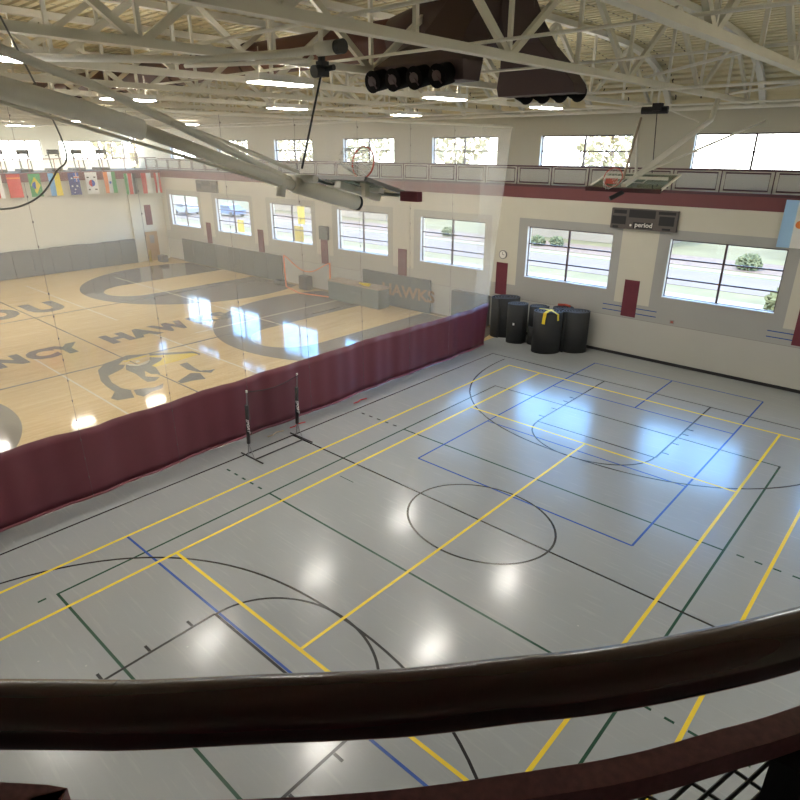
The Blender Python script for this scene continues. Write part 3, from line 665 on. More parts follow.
while y < 14: MB().box((LX - .14, y - .025, 6.55), (LX - .1, y + .025, 7.35)).build('post', MAROON2, R2); y += 1.6
MB().box((LX - .122, BY + .2, 6.62), (LX - .118, WY - .1, 7.3)).build('mesh_infill', MATS['rail_mesh'], R2)

# ------------------------------------------------------------------ near handrail
path = [(2.6, -12.2), (4.4, -11.55), (5.45, -10.83)] + [ray(a, b2, Z=7.495)[:2] for a, b2 in ((0, 713.7), (130, 714.5), (260, 708.6), (400, 702.3), (510, 690), (600, 680), (700, 662), (800, 637.5))] + [(6.93, -9.2), (7.3, -8.3), (7.6, -7.2)]
sp_ = spline(path)
HR = thing('handrail', 'dark maroon guard railing with round handrail right below the camera', 'railing', (6.4, -9.95, 6.5))
MB().tube([(p.x, p.y, 7.495) for p in sp_], 0.0325, 24).build('handrail_pipe', MAROON, HR, True)
bar = [(2.55, -12.13), (4.38, -11.5), (5.4, -10.8), ] + [ray(a, b2, Z=7.335)[:2] for a, b2 in ((0, 782), (40, 797), (120, 800), (260, 798.5), (400, 789), (540, 769.5), (630, 754), (720, 729.5), (800, 705.5))] + [(6.93, -9.13), (7.27, -8.3), (7.57, -7.2)]
bs = spline(bar, 6)
def ribbon(P, wd, z0, z1):
    mb = MB(); n_ = len(P); vs = []
    for i, p in enumerate(P):
        d = (P[min(n_ - 1, i + 1)] - P[max(0, i - 1)]).normalized(); r = Vector((-d.y, d.x)) * wd / 2
        a = p + r; b2 = p - r; vs += [(a.x, a.y, z0), (b2.x, b2.y, z0), (b2.x, b2.y, z1), (a.x, a.y, z1)]
    fs = [(0, 1, 2, 3), (4 * n_ - 1, 4 * n_ - 2, 4 * n_ - 3, 4 * n_ - 4)]
    for i in range(n_ - 1):
        for j in range(4): fs.append((4 * i + j, 4 * i + 4 + j, 4 * i + 4 + (j + 1) % 4, 4 * i + (j + 1) % 4))
    return mb.add(vs, fs)
bs2 = [p + Vector((0.0115, -0.0115)) for p in bs]
ribbon(bs2, 0.032, 7.300, 7.335).build('top_rail', mat('worn_maroon_paint', (0.20, 0.080, 0.095), 0.34, 0, 0.45, 90), HR)
ribbon(bs2, 0.035, 6.58, 6.62).build('bottom_rail', MAROON, HR)
# diamond wire mesh in the panel
mb = MB(); cum = [0.0]
for a, b2 in zip(bs2, bs2[1:]): cum.append(cum[-1] + (b2 - a).length)
def at(s_):
    s_ = max(0, min(cum[-1] - 1e-6, s_))
    for i in range(len(cum) - 1):
        if cum[i + 1] >= s_: f_ = (s_ - cum[i]) / max(1e-9, cum[i + 1] - cum[i]); return bs2[i].lerp(bs2[i + 1], f_)
s0, s1 = 3.3, cum[-1] - 0.4; hgt = 0.68
u = s0 - hgt
while u < s1:
    for sg in (1, -1):
        P = []
        for k_ in range(15):
            f_ = k_ / 14; s_ = u + f_ * hgt if sg > 0 else u + hgt - f_ * hgt
            if s_ < s0 or s_ > s1: continue
            q_ = at(s_); P.append((q_.x + sg * .004, q_.y, 6.61 + f_ * hgt))
        if len(P) > 1: mb.tube(P, 0.0027, 6)
    u += 0.066
mb.build('wire_mesh', BLACK, HR)
for s_ in (cum[-1] * 0.0 + 2.2,):
    pass
for q_ in (Vector((6.752, -9.53)), Vector((5.35, -10.92)), Vector((7.45, -7.9))):
    MB().box((q_.x - .026, q_.y - .026, 6.5), (q_.x + .026, q_.y + .026, 7.30)).build('post', BLACK, HR)
    if q_.x < 6.7 or q_.x > 7: MB().tube([(q_.x, q_.y, 7.30), (q_.x - .01, q_.y - .01, 7.47)], .012, 8).build('bracket', MAROON, HR)
# the track slab behind the rail, where the camera stands
poly = [(p.x, p.y) for p in sp_] + [(10.99, -7.2), (10.99, -15.99), (2.6, -15.99)]
sl = MB().prism(poly, 6.05, 6.48).build('track_deck', MATS['track_rubber']); tag(sl, kind='structure')

# ------------------------------------------------------------------ basketball hoops folded up under the roof
def rim_ring(mb, c_, ax1, ax2, r, tr_, n_=28):
    c_ = Vector(c_); ax1 = Vector(ax1); ax2 = Vector(ax2)
    mb.tube([c_ + (ax1 * math.cos(2 * PI * i / n_) + ax2 * math.sin(2 * PI * i / n_)) * r for i in range(n_)], tr_, 8, closed=True)
def net_mesh(mb, c_, ax1, ax2, ax3, r):
    c_ = Vector(c_); ax1 = Vector(ax1); ax2 = Vector(ax2); ax3 = Vector(ax3)
    for i in range(12):
        for sg in (1, -1):
            P = []
            for k_ in range(6):
                f_ = k_ / 5; a = 2 * PI * (i + sg * f_ * 1.5) / 12; rr = r * (1 - .45 * f_)
                P.append(c_ + (ax1 * math.cos(a) + ax2 * math.sin(a)) * rr + ax3 * f_ * .4)
            mb.tube(P, .0035, 4)
RED = mat('rim_orange', (0.55, 0.09, 0.05), 0.4)
NETW = mat('net_white', (0.75, 0.73, 0.70), 0.8)
# near hoop: mast runs along +Y, board face up
N = thing('basketball_hoop', 'folded basketball hoop on thick white mast at upper left', 'basketball hoop', (0, -9.5, 9.0))
m0 = [ray(0, 88, X=0), ray(70, 107, X=0), ray(142, 130, X=0)]
MB().tube([(0, -10.6, m0[0][2] + .5)] + m0, [.105] * 4, 22).build('mast', STEEL2, N, True)
MB().tube([m0[2], ray(210, 155, X=0), ray(300, 188, X=0)], [.072, .07, .07], 20).build('mast', STEEL2, N, True)
MB().tube([ray(292, 184, X=0), ray(325, 194, X=0), (0, -3.72, 7.29)], [.105, .105, .1], 22).build('mast_sleeve', STEEL2, N, True)
MB().tube([(0, -3.74, 7.295), (0, -3.70, 7.285)], .105, 20).build('end_cap', BLACK, N, True)
MB().tube([(0, -10.3, 9.6), ray(0, 49, X=0), ray(90, 84, X=0), ray(180, 126, X=0), ray(290, 180, X=0)], .045, 14).build('upper_arm', STEEL2, N, True)
MB().tube([ray(170, 122, X=0.02), ray(240, 148, X=-.12), ray(298, 172, X=-.2)], .03, 12).build('upper_arm', STEEL2, N, True)
MB().tube([(0.1, -10.0, 8.95), ray(0, 102, X=0.1), ray(105, 133, X=0.1), ray(230, 170, X=.05), ray(300, 192, X=.0)], .018, 8).build('brace', STEEL, N, True)
MB().tube([(0, -10.5, 9.0), (0, -10.5, 9.75)], .05, 10).tube([(-3.0, -10.5, 9.5), (.25, -10.5, 9.5)], .05, 10).build('hanger', STEEL2, N, True)
MB().tube([(-.3, -4.75, 7.66), (.3, -4.75, 7.66)], .05, 12).tube([(0, -5.1, 7.45), (0, -5.05, 7.7)], .06, 12).build('clamp', STEEL2, N, True)
u3 = Vector((0, 1.0, -0.27)).normalized(); nrm = Vector((0, 0.27, 1.0)).normalized()
bc = Vector(ray(306, 176.5, Z=7.62)) + Vector((.66, 0, 0)) + u3 * .53
def brd(P, bc, u3, nrm, hw, hh, th, glass, framem):
    X = Vector((1, 0, 0))
    def slab(mb, cx, cy, a, b2, t_, off=0):
        c0 = bc + X * cx + u3 * cy + nrm * off
        vs = [c0 + X * sx_ * a + u3 * sy_ * b2 + nrm * sz * t_ for sz in (-1, 1) for sx_, sy_ in ((-1, -1), (1, -1), (1, 1), (-1, 1))]
        mb.add(vs, [(3, 2, 1, 0), (4, 5, 6, 7), (0, 1, 5, 4), (1, 2, 6, 5), (2, 3, 7, 6), (3, 0, 4, 7)])
    mb = MB(); slab(mb, 0, 0, hw - .02, hh - .02, .006); gl = mb.build('backboard', glass, P)
    mb = MB()
    for sg in (-1, 1): slab(mb, 0, sg * hh, hw, .025, th); slab(mb, sg * hw, 0, .025, hh, th)
    mb.build('board_frame', framem, P)
    mb = MB()
    for sg in (-1, 1): slab(mb, sg * .28, 0.12 * (1 if hh > 0 else 1), .02, .25, .004, .01); slab(mb, 0, .12 + sg * .23, .3, .02, .004, .01)
    mb.build('target_square', WHITE, P)
    return slab
slab = brd(N, bc, u3, nrm, .66, .53, .028, MATS['board_glass'], mat('board_frame_grey', (0.20, 0.20, 0.19), 0.4))
pc = Vector(ray(411, 196.5, X=.52)); mb = MB().box(pc - Vector((.17, .06, .07)), pc + Vector((.17, .06, .07))); mb.beam(tuple(pc + Vector((0, 0, -.02))), tuple(bc + u3 * .5 + Vector((.5, 0, -.03))), .08, .06); mb.build('bottom_pad', BANNER, N, bevel=.01)
mb = MB(); slab(mb, 0.0, -.1, .6, .05, .03, -.07); slab(mb, 0, .0, .07, .45, .05, -.08); mb.build('board_bracket', STEEL2, N)
rc = Vector((-0.22, -3.36, 7.83))
mb = MB(); rim_ring(mb, rc, (1, 0, 0), (0, .18, .98), .225, .012); mb.build('rim', RED, N, True)
mb = MB(); net_mesh(mb, rc, (1, 0, 0), (0, .18, .98), (0, -.95, 0.2), .22); mb.build('net', NETW, N)
mb = MB(); mb.beam((-.22, -3.36, 7.5), (-.22, -3.36, 7.62), .13, .03); mb.beam((-.18, -3.36, 7.35), (-.18, -3.36, 7.55), .08, .1); mb.build('rim_mount', STEEL, N)
# winch tube and motor
Wn = thing('hoop_winch', 'black motor on pale tube holding the strap of the near hoop', 'winch', (0, -4.2, 9.2))
MB().tube([ray(20, 57, Z=9.2), ray(200, 60, Z=9.19), ray(290, 53, Z=9.2), ray(337, 47, Z=9.2)], [.05, .05, .05, .06], 14).build('drive_tube', STEEL2, Wn, True)
MB().tube([ray(318, 49, Z=9.2), ray(336, 47, Z=9.2)], .085, 16).build('gearbox', STEEL2, Wn, True)
MB().tube([ray(337, 47, Z=9.2), ray(343, 46, Z=9.2)], .085, 16).build('tube_cap', BLACK, Wn)
MB().tube([ray(185, 66, Z=9.12), ray(308, 61, Z=9.1), ray(312, 57, Z=9.12)], .028, 10).build('guide_tube', STEEL2, Wn, True)
mo = ray(322, 70, X=0.0)
MB().tube([(mo[0], mo[1] - .14, mo[2] - .03), (mo[0], mo[1] + .02, mo[2])], .075, 14).tube([mo, (mo[0], mo[1], mo[2] + .2)], .05, 10).tube([(mo[0] - .05, mo[1], mo[2]), (mo[0] + .2, mo[1] + .03, mo[2] + .02)], .035, 10).box((mo[0] - .06, mo[1] - .05, mo[2] - .08), (mo[0] + .06, mo[1] + .07, mo[2] + .1)).build('motor', BLACK, Wn)
MB().tube([(mo[0], mo[1], mo[2] + .1), (mo[0], mo[1], 9.42)], .03, 8).build('hanger', STEEL2, Wn)
MB().tube([mo, (0, -4.72, 7.78)], .014, 8).build('strap', BLACK, Wn)
# far hoop
F = thing('basketball_hoop', 'folded basketball hoop hanging above the scoreboard on far side', 'basketball hoop', (0, 10.5, 9.0))
bc = Vector((0.32, 5.5, 7.27)); u3 = Vector((0, 1, .26)).normalized(); nrm = Vector((0, -.26, 1)).normalized()
slab = brd(F, bc, u3, nrm, .9, .62, .02, MATS['board_glass'], STEEL)
mb = MB(); slab(mb, 0, -.64, .93, .04, .05); mb.build('bottom_pad', MAROON, F)
mb = MB(); slab(mb, 0, .1, .8, .03, .03, .06); slab(mb, .0, 0, .06, .55, .04, .07); mb.build('board_bracket', STEEL2, F)
ft = [ray(711, 120, X=.35), ray(765, 121, X=.9)]
MB().tube([(0.32, 5.6, 7.38), ray(711, 120, X=.3), (.25, ray(711, 120, X=.3)[1] + .5, 9.44)], .075, 14).build('mast', STEEL2, F, True)
MB().tube([(0.32, 5.6, 7.4), ray(765, 121, X=1.6)], .03, 10).build('side_arm', STEEL2, F, True)
MB().tube([(0.32, 5.6, 7.4), (-0.45, 7.2, 8.6)], .035, 10).build('side_arm', STEEL2, F, True)
MB().tube([(0.05, 5.5, 7.33), ray(641, 118, X=-.35)], .032, 10).build('lift_pole', mat('tan_pole', (0.42, 0.33, 0.25)), F, True)
MB().tube([ray(652, 174, X=0.0), ray(657, 113, X=0)], .012, 8).build('strap', BLACK, F)
a_ = Vector(ray(657, 110, X=0))
MB().tube([a_ + Vector((-.4, 0, 0)), a_ + Vector((.25, .1, 0))], .09, 12).box(a_ + Vector((-.1, -.1, -.02)), a_ + Vector((.12, .1, .16))).build('winch', BLACK, F)
MB().tube([a_, (a_.x, a_.y, 9.42)], .03, 8).tube([a_ + Vector((.3, 0, 0)), a_ + Vector((1.0, .3, -.3))], .02, 8).tube([a_ + Vector((-.4, 0, 0.02)), a_ + Vector((-2.0, 0, .18))], .035, 8).build('winch_frame', STEEL2, F)
rc = Vector((.08, 4.95, 7.36))
mb = MB(); rim_ring(mb, rc + Vector((0, -.12, .02)), (1, 0, 0), (0, .25, .95), .225, .012); mb.build('rim', RED, F, True)
mb = MB(); net_mesh(mb, rc + Vector((0, -.12, .02)), (1, 0, 0), (0, .25, .95), (0, -.6, -.35), .22); mb.build('net', NETW, F)
mb = MB().box(rc + Vector((-.12, -.25, -.12)), rc + Vector((.12, -.1, .0))); mb.build('rim_mount', RED, F)
MB().tube([(.35, 4.9, 7.06), (.12, 4.7, 6.9)], .055, 12).build('lift_motor', BLACK, F)

# ------------------------------------------------------------------ wall furniture of the window wall
def scoreboard(x0, x1, z0, z1, label, detail=True):
    yw = WY - .022; T = thing('scoreboard', label, 'scoreboard', ((x0 + x1) / 2, yw, z0))
    dk = mat('scoreboard_grey', (0.10, 0.085, 0.078), 0.5); wdt = x1 - x0; h = z1 - z0
    MB().box((x0, yw - .14, z0), (x1, yw, z1)).build('cabinet', dk, T, bevel=.01)
    pn = lambda a, b2, c_, d_: MB().box((x0 + a * wdt, yw - .15, z0 + b2 * h), (x0 + c_ * wdt, yw - .14, z0 + d_ * h)).build('display', BLACK, T)
    if detail:
        pn(.28, .58, .68, .96); pn(.02, .22, .24, .62); pn(.04, .74, .24, .92); pn(.74, .28, .96, .72); pn(.72, .80, .97, .94); pn(.36, .06, .66, .36)
        pn(.04, .04, .13, .14); pn(.8, .06, .92, .16)
        text_mesh('period', .26, .24, (x0 + .385 * wdt, yw - .151, z0 + .14 * h), (1, 0, 0), (0, 0, 1), .02).build('lettering', WHITE, T)
        text_mesh('\u2022', .3, .3, (x0 + .30 * wdt, yw - .141, z0 + .06 * h), (1, 0, 0), (0, 0, 1), .02).build('lettering', WHITE, T)
    else: pn(.3, .55, .7, .9); pn(.05, .3, .25, .7); pn(.75, .3, .95, .7)
scoreboard(-3.83, -1.28, 5.12, 5.88, 'dark grey scoreboard between the two right windows under the track')
scoreboard(-34.3, -31.7, 5.22, 5.98, 'hazy grey scoreboard seen through the curtain at the far left', False)
lb = ['maroon wall banner under the scoreboard between the right windows', 'maroon wall banner beneath the round wall clock', 'maroon wall banner above the lettered grey pad', 'maroon wall banner beside the orange goal, a box above it', 'maroon wall banner left of the third window from left', 'maroon wall banner between the two leftmost windows']
for k_, xc in enumerate((-2.67, -8.82, -15.0, -21.15, -27.35, -33.5)):
    tag(MB().box((xc - .3, WY - .03, 1.67), (xc + .3, WY - .009, 3.15)).build('wall_banner', BANNER), lb[k_], 'banner', 'maroon wall banners')
tag(MB().box((3.5 - .3, WY - .03, 1.67), (3.8, WY - .009, 3.15)).build('wall_banner', BANNER), 'maroon wall banner cut by the right edge of the photo', 'banner', 'maroon wall banners')
tag(MB().box((LX, 12.6, 2.65), (LX + .03, 13.1, 4.1)).build('wall_banner', BANNER), 'small maroon banner high on the left wall above the door', 'banner', 'maroon wall banners')
ck = thing('wall_clock', 'round white wall clock with grey rim above a maroon banner', 'clock', (-8.8, WY, 3.52))
MB().tube([(-8.8, WY - .06, 3.52), (-8.8, WY, 3.52)], .2, 28).build('clock_rim', mat('clock_grey', (0.2, 0.2, 0.2)), ck)
MB().tube([(-8.8, WY - .066, 3.52), (-8.8, WY - .055, 3.52)], .165, 28).build('clock_face', WHITE, ck)
MB().box((-8.81, WY - .072, 3.52), (-8.79, WY - .067, 3.64)).box((-8.8, WY - .072, 3.51), (-8.71, WY - .067, 3.53)).build('clock_hand', BLACK, ck)
ou = thing('wall_outlet', 'small square wall box below the rightmost window', 'outlet', (-.9, WY, 1.75))
MB().box((-.98, WY - .03, 1.68), (-.82, WY, 1.82)).build('plate', mat('plate_grey', (0.3, 0.28, 0.26)), ou)
MB().box((-.95, WY - .035, 1.71), (-.85, WY - .03, 1.79)).build('socket', mat('socket_red', (0.35, 0.1, 0.08)), ou)
bx = MB().box((-21.4, WY - .2, 3.1), (-20.7, WY, 3.85)).build('wall_speaker', mat('speaker_grey', (0.12, 0.12, 0.12)), None, bevel=.02); tag(bx, 'dark box speaker above a maroon banner by the orange goal', 'speaker')

# wall pads
pi = 0
def pad(x0, x1, y0, y1, h, label, grp='grey wall pads'):
    o = MB().box((x0, y0, 0.03), (x1, y1, h)).build('wall_pad', PAD, None, bevel=.03); return tag(o, label, 'wall pad', grp)
for i in range(8):
    a = -37.3 + i * 1.51; pad(a, a + 1.5, WY - .12, WY - .02, 1.72, 'grey pad on the window wall under the left windows, %s from left' % ['first', 'second', 'third', 'fourth', 'fifth', 'sixth', 'seventh', 'eighth'][i])
for i in range(16):
    a = 11.4 - (i + 1) * 1.2; h = 1.78 - (0.02 * (i % 3))
    if i < 9: pad(LX + .03, LX + .3, a, a + 1.19, h, 'grey pad along the left wall, %s from the corner door' % ['first', 'second', 'third', 'fourth', 'fifth', 'sixth', 'seventh', 'eighth', 'ninth'][i])
pad(-11.5, -9.35, WY - .3, WY - .03, 1.55, 'grey mat leaning on the window wall beside the curtain edge')
o = pad(-17.9, -13.0, WY - .14, WY - .02, 1.78, 'wide grey wall pad with tan HAWKS lettering')
text_mesh('HAWKS', 1.05, .85, (-16.4, WY - .142, .65), (1, 0, 0), (0, 0, 1), .03, .004).build('lettering', mat('tan_print', (0.32, 0.22, 0.14)), o)
# stacked mat bin
b0 = thing('mat_bin', 'long grey padded bin beside the lettered pad, yellow strap on top', 'bin', (-17.8, 13.2, 0))
MB().box((-19.6, 12.9, 0.02), (-15.6, 13.75, 1.05)).build('body', mat('bin_grey', (0.17, 0.20, 0.20), .6), b0, bevel=.03)
MB().box((-19.64, 12.86, 1.05), (-15.55, 13.8, 1.13)).build('lid', mat('bin_tan', (0.36, 0.31, 0.25), .6), b0, bevel=.02)
tag(MB().tube([(-17.3, 13.2, 1.185), (-17.0, 13.0, 1.24), (-16.6, 13.3, 1.2), (-16.4, 13.0, 1.185), (-16.9, 12.95, 1.22)], .05, 8).build('strap', mat('strap_yellow', (0.75, 0.58, 0.03))), 'yellow strap lying on the grey padded bin', 'strap')
# small black items near the orange goal
for x, y, h, l in ((-24.9, 13.6, .3, 'low dark gym bag beside the orange goal'), (-22.6, 13.75, 0.85, 'dark grey box standing inside the orange goal'), (-38.4, 12.9, .5, 'dark bag on floor near the left corner')):
    tag(MB().box((x - .4, y - .25, 0), (x + .4, y + .25, h)).build('gym_bag', mat('bag_dark', (0.07, 0.07, 0.075)), None, bevel=.08), l, 'bag')
# orange pop-up goal
G = thing('popup_goal', 'orange framed pop-up goal with a sagging top beyond the curtain', 'goal', (-22, 13.3, 0))
OR = mat('goal_orange', (0.85, 0.22, 0.09), 0.6)
MB().tube([(-24.1, 13.4, 0.05), (-24.15, 13.4, 1.9)], .045, 8).build('post', OR, G); MB().tube([(-19.75, 13.2, 0.05), (-19.7, 13.2, 2.0)], .045, 8).build('post', OR, G)
MB().tube([(-24.15, 13.4, 1.95)] + [(-24.15 + 4.45 * f_, 13.4 - .2 * f_, 1.95 + .05 * f_ - .75 * math.sin(PI * f_) ** 1.3) for f_ in [i / 14 for i in range(1, 14)]] + [(-19.7, 13.2, 2.0)], .025, 8).build('crossbar', OR, G)
MB().tube([(-24.1, 13.4, .03), (-22, 12.7, .03), (-19.75, 13.2, .03)], .03, 8).build('ground_bar', OR, G)
mb = MB(); nn = 14
vs = [(-24.12 + 4.4 * i / nn, 13.4 - .2 * i / nn, 0.04) for i in range(nn + 1)] + [(-24.12 + 4.4 * i / nn, 13.4 - .2 * i / nn, 1.95 - .75 * math.sin(PI * i / nn) ** 1.3) for i in range(nn + 1)]
mb.add(vs, [(i, i + 1, nn + 2 + i, nn + 1 + i) for i in range(nn)]); mb.build('net', MATS['orange_net'], G)
# corner door
dr = MB().box((LX, 12.35, 0), (LX + .06, 13.3, 2.15)).build('door_1', mat('door_tan', (0.42, 0.26, 0.13), .5)); tag(dr, kind='structure')
MB().box((LX + .06, 12.65, 1.3), (LX + .07, 13.0, 1.9)).build('door_window', mat('dark_glass2', (0.3, 0.28, 0.25), .2), dr)
ye = thing('floor_sign', 'small yellow floor sign beside the corner door', 'sign', (-38.9, 12.2, 0))
MB().prism([(-39.05, 12.05), (-38.75, 12.05), (-38.75, 12.35), (-39.05, 12.35)], 0, .05).tube([(-39.0, 12.2, .05), (-38.9, 12.2, .9)], .1, 6).build('panel', mat('sign_yellow', (0.85, 0.62, 0.02)), ye)

# ------------------------------------------------------------------ flags
def fm(n, c_): return mat('flag_' + n, c_, 0.8, 0, 0.04, 4)
FC = {'red': fm('red', (0.62, 0.06, 0.05)), 'yellow': fm('yellow', (0.78, 0.62, 0.05)), 'green': fm('green', (0.05, 0.30, 0.08)), 'blue': fm('blue', (0.04, 0.10, 0.42)), 'sky': fm('sky', (0.16, 0.42, 0.75)),
      'navy': fm('navy', (0.03, 0.04, 0.20)), 'white': fm('white', (0.78, 0.78, 0.75)), 'orange': fm('orange', (0.80, 0.24, 0.06)), 'black': fm('black', (0.02, 0.02, 0.02)), 'pale': fm('pale', (0.34, 0.55, 0.80))}
FN = list(FC)
def flag(org, ux, w_, h_, base, label, bars=(), discs=(), polys=()):
    """hanging flag; u to the reader's right, v down, both 0..1"""
    org = Vector(org); ux = Vector(ux); nx = Vector((ux.y, -ux.x, 0)); mb = MB(); nlay = [0]
    def wv(u, v, off):
        return org + ux * (u * w_) + Vector((0, 0, -v * h_)) + nx * (off + 0.035 * math.sin(u * 5 + v * 2.2) * (0.3 + v))
    def quad(u0, v0, u1, v1, k, off):
        nu = max(2, int((u1 - u0) * 12)); nv = 8; vs = []; fs = []
        for sgn in (1, -1):
            for j in range(nv + 1):
                for i in range(nu + 1): vs.append(wv(u0 + (u1 - u0) * i / nu, v0 + (v1 - v0) * j / nv, off * sgn))
        n1_ = (nu + 1) * (nv + 1)
        for j in range(nv):
            for i in range(nu):
                a = j * (nu + 1) + i; fs.append((a, a + nu + 1, a + nu + 2, a + 1)); fs.append((n1_ + a, n1_ + a + 1, n1_ + a + nu + 2, n1_ + a + nu + 1))
        mb.add(vs, fs, k)
    quad(0, 0, 1, 1, FN.index(base), .004)
    for (u0, v0, u1, v1, c_) in bars: nlay[0] += 1; quad(u0, v0, u1, v1, FN.index(c_), .005 + .0012 * nlay[0])
    for pl, c_ in list(polys) + [([(cu_ + r_ * math.cos(a) / w_, cv + r_ * math.sin(a) / h_) for a in [a0 + (a1 - a0) * i / 24 for i in range(25)]], c_) for cu_, cv, r_, a0, a1, c_ in discs]:
        nlay[0] += 1
        for sgn in (1, -1):
            cx_ = sum(p[0] for p in pl) / len(pl); cy_ = sum(p[1] for p in pl) / len(pl)
            vs = [wv(cx_, cy_, sgn * (.008 + .0012 * nlay[0]))] + [wv(a, b2, sgn * (.008 + .0012 * nlay[0])) for a, b2 in pl]; n_ = len(pl)
            mb.add(vs, [(0, 1 + i, 1 + (i + 1) % n_) for i in range(n_)], FN.index(c_))
    o = mb.build('flag', [FC[k_] for k_ in FN]); return tag(o, label, 'flag', 'national flags hanging from the track')
FX = LX + .27
def fy(px): return ray(px, 178, X=FX)[1]
def fl(px0, px1, *a, **k_):
    y0 = fy(px0); y1 = min(WY - .06, fy(px1)); flag((FX, y0, 6.5 if px0 < 120 else 6.35), (0, 1, 0), y1 - y0, 1.42, *a, **k_)
TP = 2 * PI
fl(-9, 1, 'red', 'red flag cut off at the left edge of the photo', bars=[(.6, 0, 1, 1, 'white')])
fl(6, 20, 'red', 'plain red flag, leftmost whole flag of the row', bars=[(0, .13, 1, .2, 'orange')])
fl(28, 40, 'green', 'green flag with yellow diamond and blue disc', polys=[([(.5, .12), (.92, .5), (.5, .88), (.08, .5)], 'yellow')], discs=[(.5, .5, .22, 0, TP, 'blue')])
fl(48, 60, 'sky', 'flag half light blue and half yellow', bars=[(.5, 0, 1, 1, 'yellow')])
fl(68, 79, 'navy', 'navy flag with white stars and red cross corner', bars=[(.5, .0, 1, .42, 'blue'), (.5, .16, 1, .26, 'white'), (.7, 0, .8, .42, 'white'), (.5, .19, 1, .23, 'red'), (.73, 0, .77, .42, 'red')],
   discs=[(.3, .25, .06, 0, TP, 'white'), (.25, .6, .06, 0, TP, 'white'), (.5, .75, .05, 0, TP, 'white'), (.72, .6, .06, 0, TP, 'white'), (.4, .9, .04, 0, TP, 'white')])
fl(85, 97, 'white', 'white flag with red and blue round centre', discs=[(.5, .5, .22, -PI / 2, PI / 2, 'blue'), (.5, .5, .22, PI / 2, 3 * PI / 2, 'red')], bars=[(.12, .2, .3, .26, 'black'), (.7, .2, .88, .26, 'black'), (.12, .76, .3, .82, 'black'), (.7, .76, .88, .82, 'black')])
fl(103.5, 115.5, 'white', 'flag of orange, white and green vertical bands', bars=[(0, 0, .34, 1, 'orange'), (.68, 0, 1, 1, 'green')], discs=[(.51, .5, .08, 0, TP, 'blue')])
fl(124, 135, 'white', 'flag with green, red and black bands edged white', bars=[(0, 0, .25, 1, 'green'), (.33, 0, .68, 1, 'red'), (.76, 0, 1, 1, 'black')])
fl(141, 151, 'white', 'flag half red and half white', bars=[(0, 0, .5, 1, 'red')])
fl(154, 162, 'red', 'red flag with a white centre band, last before the corner', bars=[(.33, 0, .67, 1, 'white')])
flag((2.08, WY - .1, 6.46), (1, 0, 0), 1.05, 1.53, 'pale', 'light blue and white flag with a golden sun, right of window', bars=[(.36, 0, .68, 1, 'white')], discs=[(.52, .5, .13, 0, TP, 'orange')])

# ------------------------------------------------------------------ standing rolls of wrestling mat
def roll(c_, r, h, label, name='mat_roll', two=False, phase=0.0, op=0):
    T = thing(name, label, 'mat roll', (c_[0], c_[1], 0), 'black rolled mats by the curtain')
    n_ = 150; turns = 4.5; th = 0.04
    P = []
    for i in range(n_ + 1):
        a = phase + turns * TP * i / n_; rr = r * (0.16 + 0.84 * i / n_) - .02; ea, eb = rr * math.cos(a) * 1.14, rr * math.sin(a) * .86; P.append(Vector((c_[0] + ea * .744 - eb * .668, c_[1] + ea * .668 + eb * .744)))
    def wall(z0, z1, nm):
        mb = MB(); vs = []
        for i, p in enumerate(P):
            d = (P[min(n_, i + 1)] - P[max(0, i - 1)]).normalized(); q_ = Vector((-d.y, d.x)) * th
            vs += [(p.x + q_.x, p.y + q_.y, z0), (p.x - q_.x * .4, p.y - q_.y * .4, z0), (p.x - q_.x * .4, p.y - q_.y * .4, z1), (p.x + q_.x, p.y + q_.y, z1)]
        fs = []; ks = []
        for i in range(n_):
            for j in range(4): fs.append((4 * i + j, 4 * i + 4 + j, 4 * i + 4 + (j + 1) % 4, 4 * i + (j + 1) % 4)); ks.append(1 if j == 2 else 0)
        fs += [(0, 1, 2, 3), (4 * n_ + 3, 4 * n_ + 2, 4 * n_ + 1, 4 * n_)]; ks += [0, 0]
        mb.add(vs, fs); mb.mi = ks; return mb.build(nm, [ROLL, ROLLTOP], T, True)
    if two: wall(0.0, h * .47, 'lower_roll'); wall(h * .48, h, 'upper_roll')
    else: wall(0.0, h, 'rolled_mat')
    return T
roll((-8.0, 13.4), .62, 1.80, 'dark grey mat roll beside the curtain edge, leftmost of the rolls', phase=1)
roll((-7.05, 12.9), .45, 1.74, 'black mat roll second from the curtain, small tag on its side', phase=2)
roll((-6.25, 13.25), .40, 1.70, 'black mat roll in two stacked halves left of the strapped one', two=True, phase=3)
roll((-5.4, 12.5), .58, 1.76, 'black mat roll in front with yellow strap draped over', phase=4)
roll((-5.3, 13.6), .44, 1.72, 'black mat roll half hidden behind the strapped one', phase=5)
roll((-4.5, 13.35), .54, 1.74, 'black mat roll farthest right, against the window wall', phase=.5)
tag(MB().box((-7.02, 12.44, .85), (-6.94, 12.455, .95)).build('paper_tag', WHITE), 'small white tag stuck on the second black mat roll', 'tag')
st = []
mb = MB()
def ribb(P, wd, side):
    vs = []; side = Vector(side)
    for p in P: p = Vector(p); vs += [p - side * wd, p + side * wd, p + side * wd + Vector((0, 0, .012)) + Vector((-.006, -.006, 0)), p - side * wd + Vector((0, 0, .012)) + Vector((-.006, -.006, 0))]
    fs = []
    for i in range(len(P) - 1):
        for j in range(4): fs.append((4 * i + j, 4 * i + 4 + j, 4 * i + 4 + (j + 1) % 4, 4 * i + (j + 1) % 4))
    mb.add(vs, fs)
ribb([(-5.75, 12.45, 1.80), (-5.5, 12.42, 1.82), (-5.2, 12.42, 1.81), (-5.0, 12.3, 1.80), (-4.78, 12.24, 1.74), (-4.74, 12.2, 1.5)], .05, (.2, .95, 0))
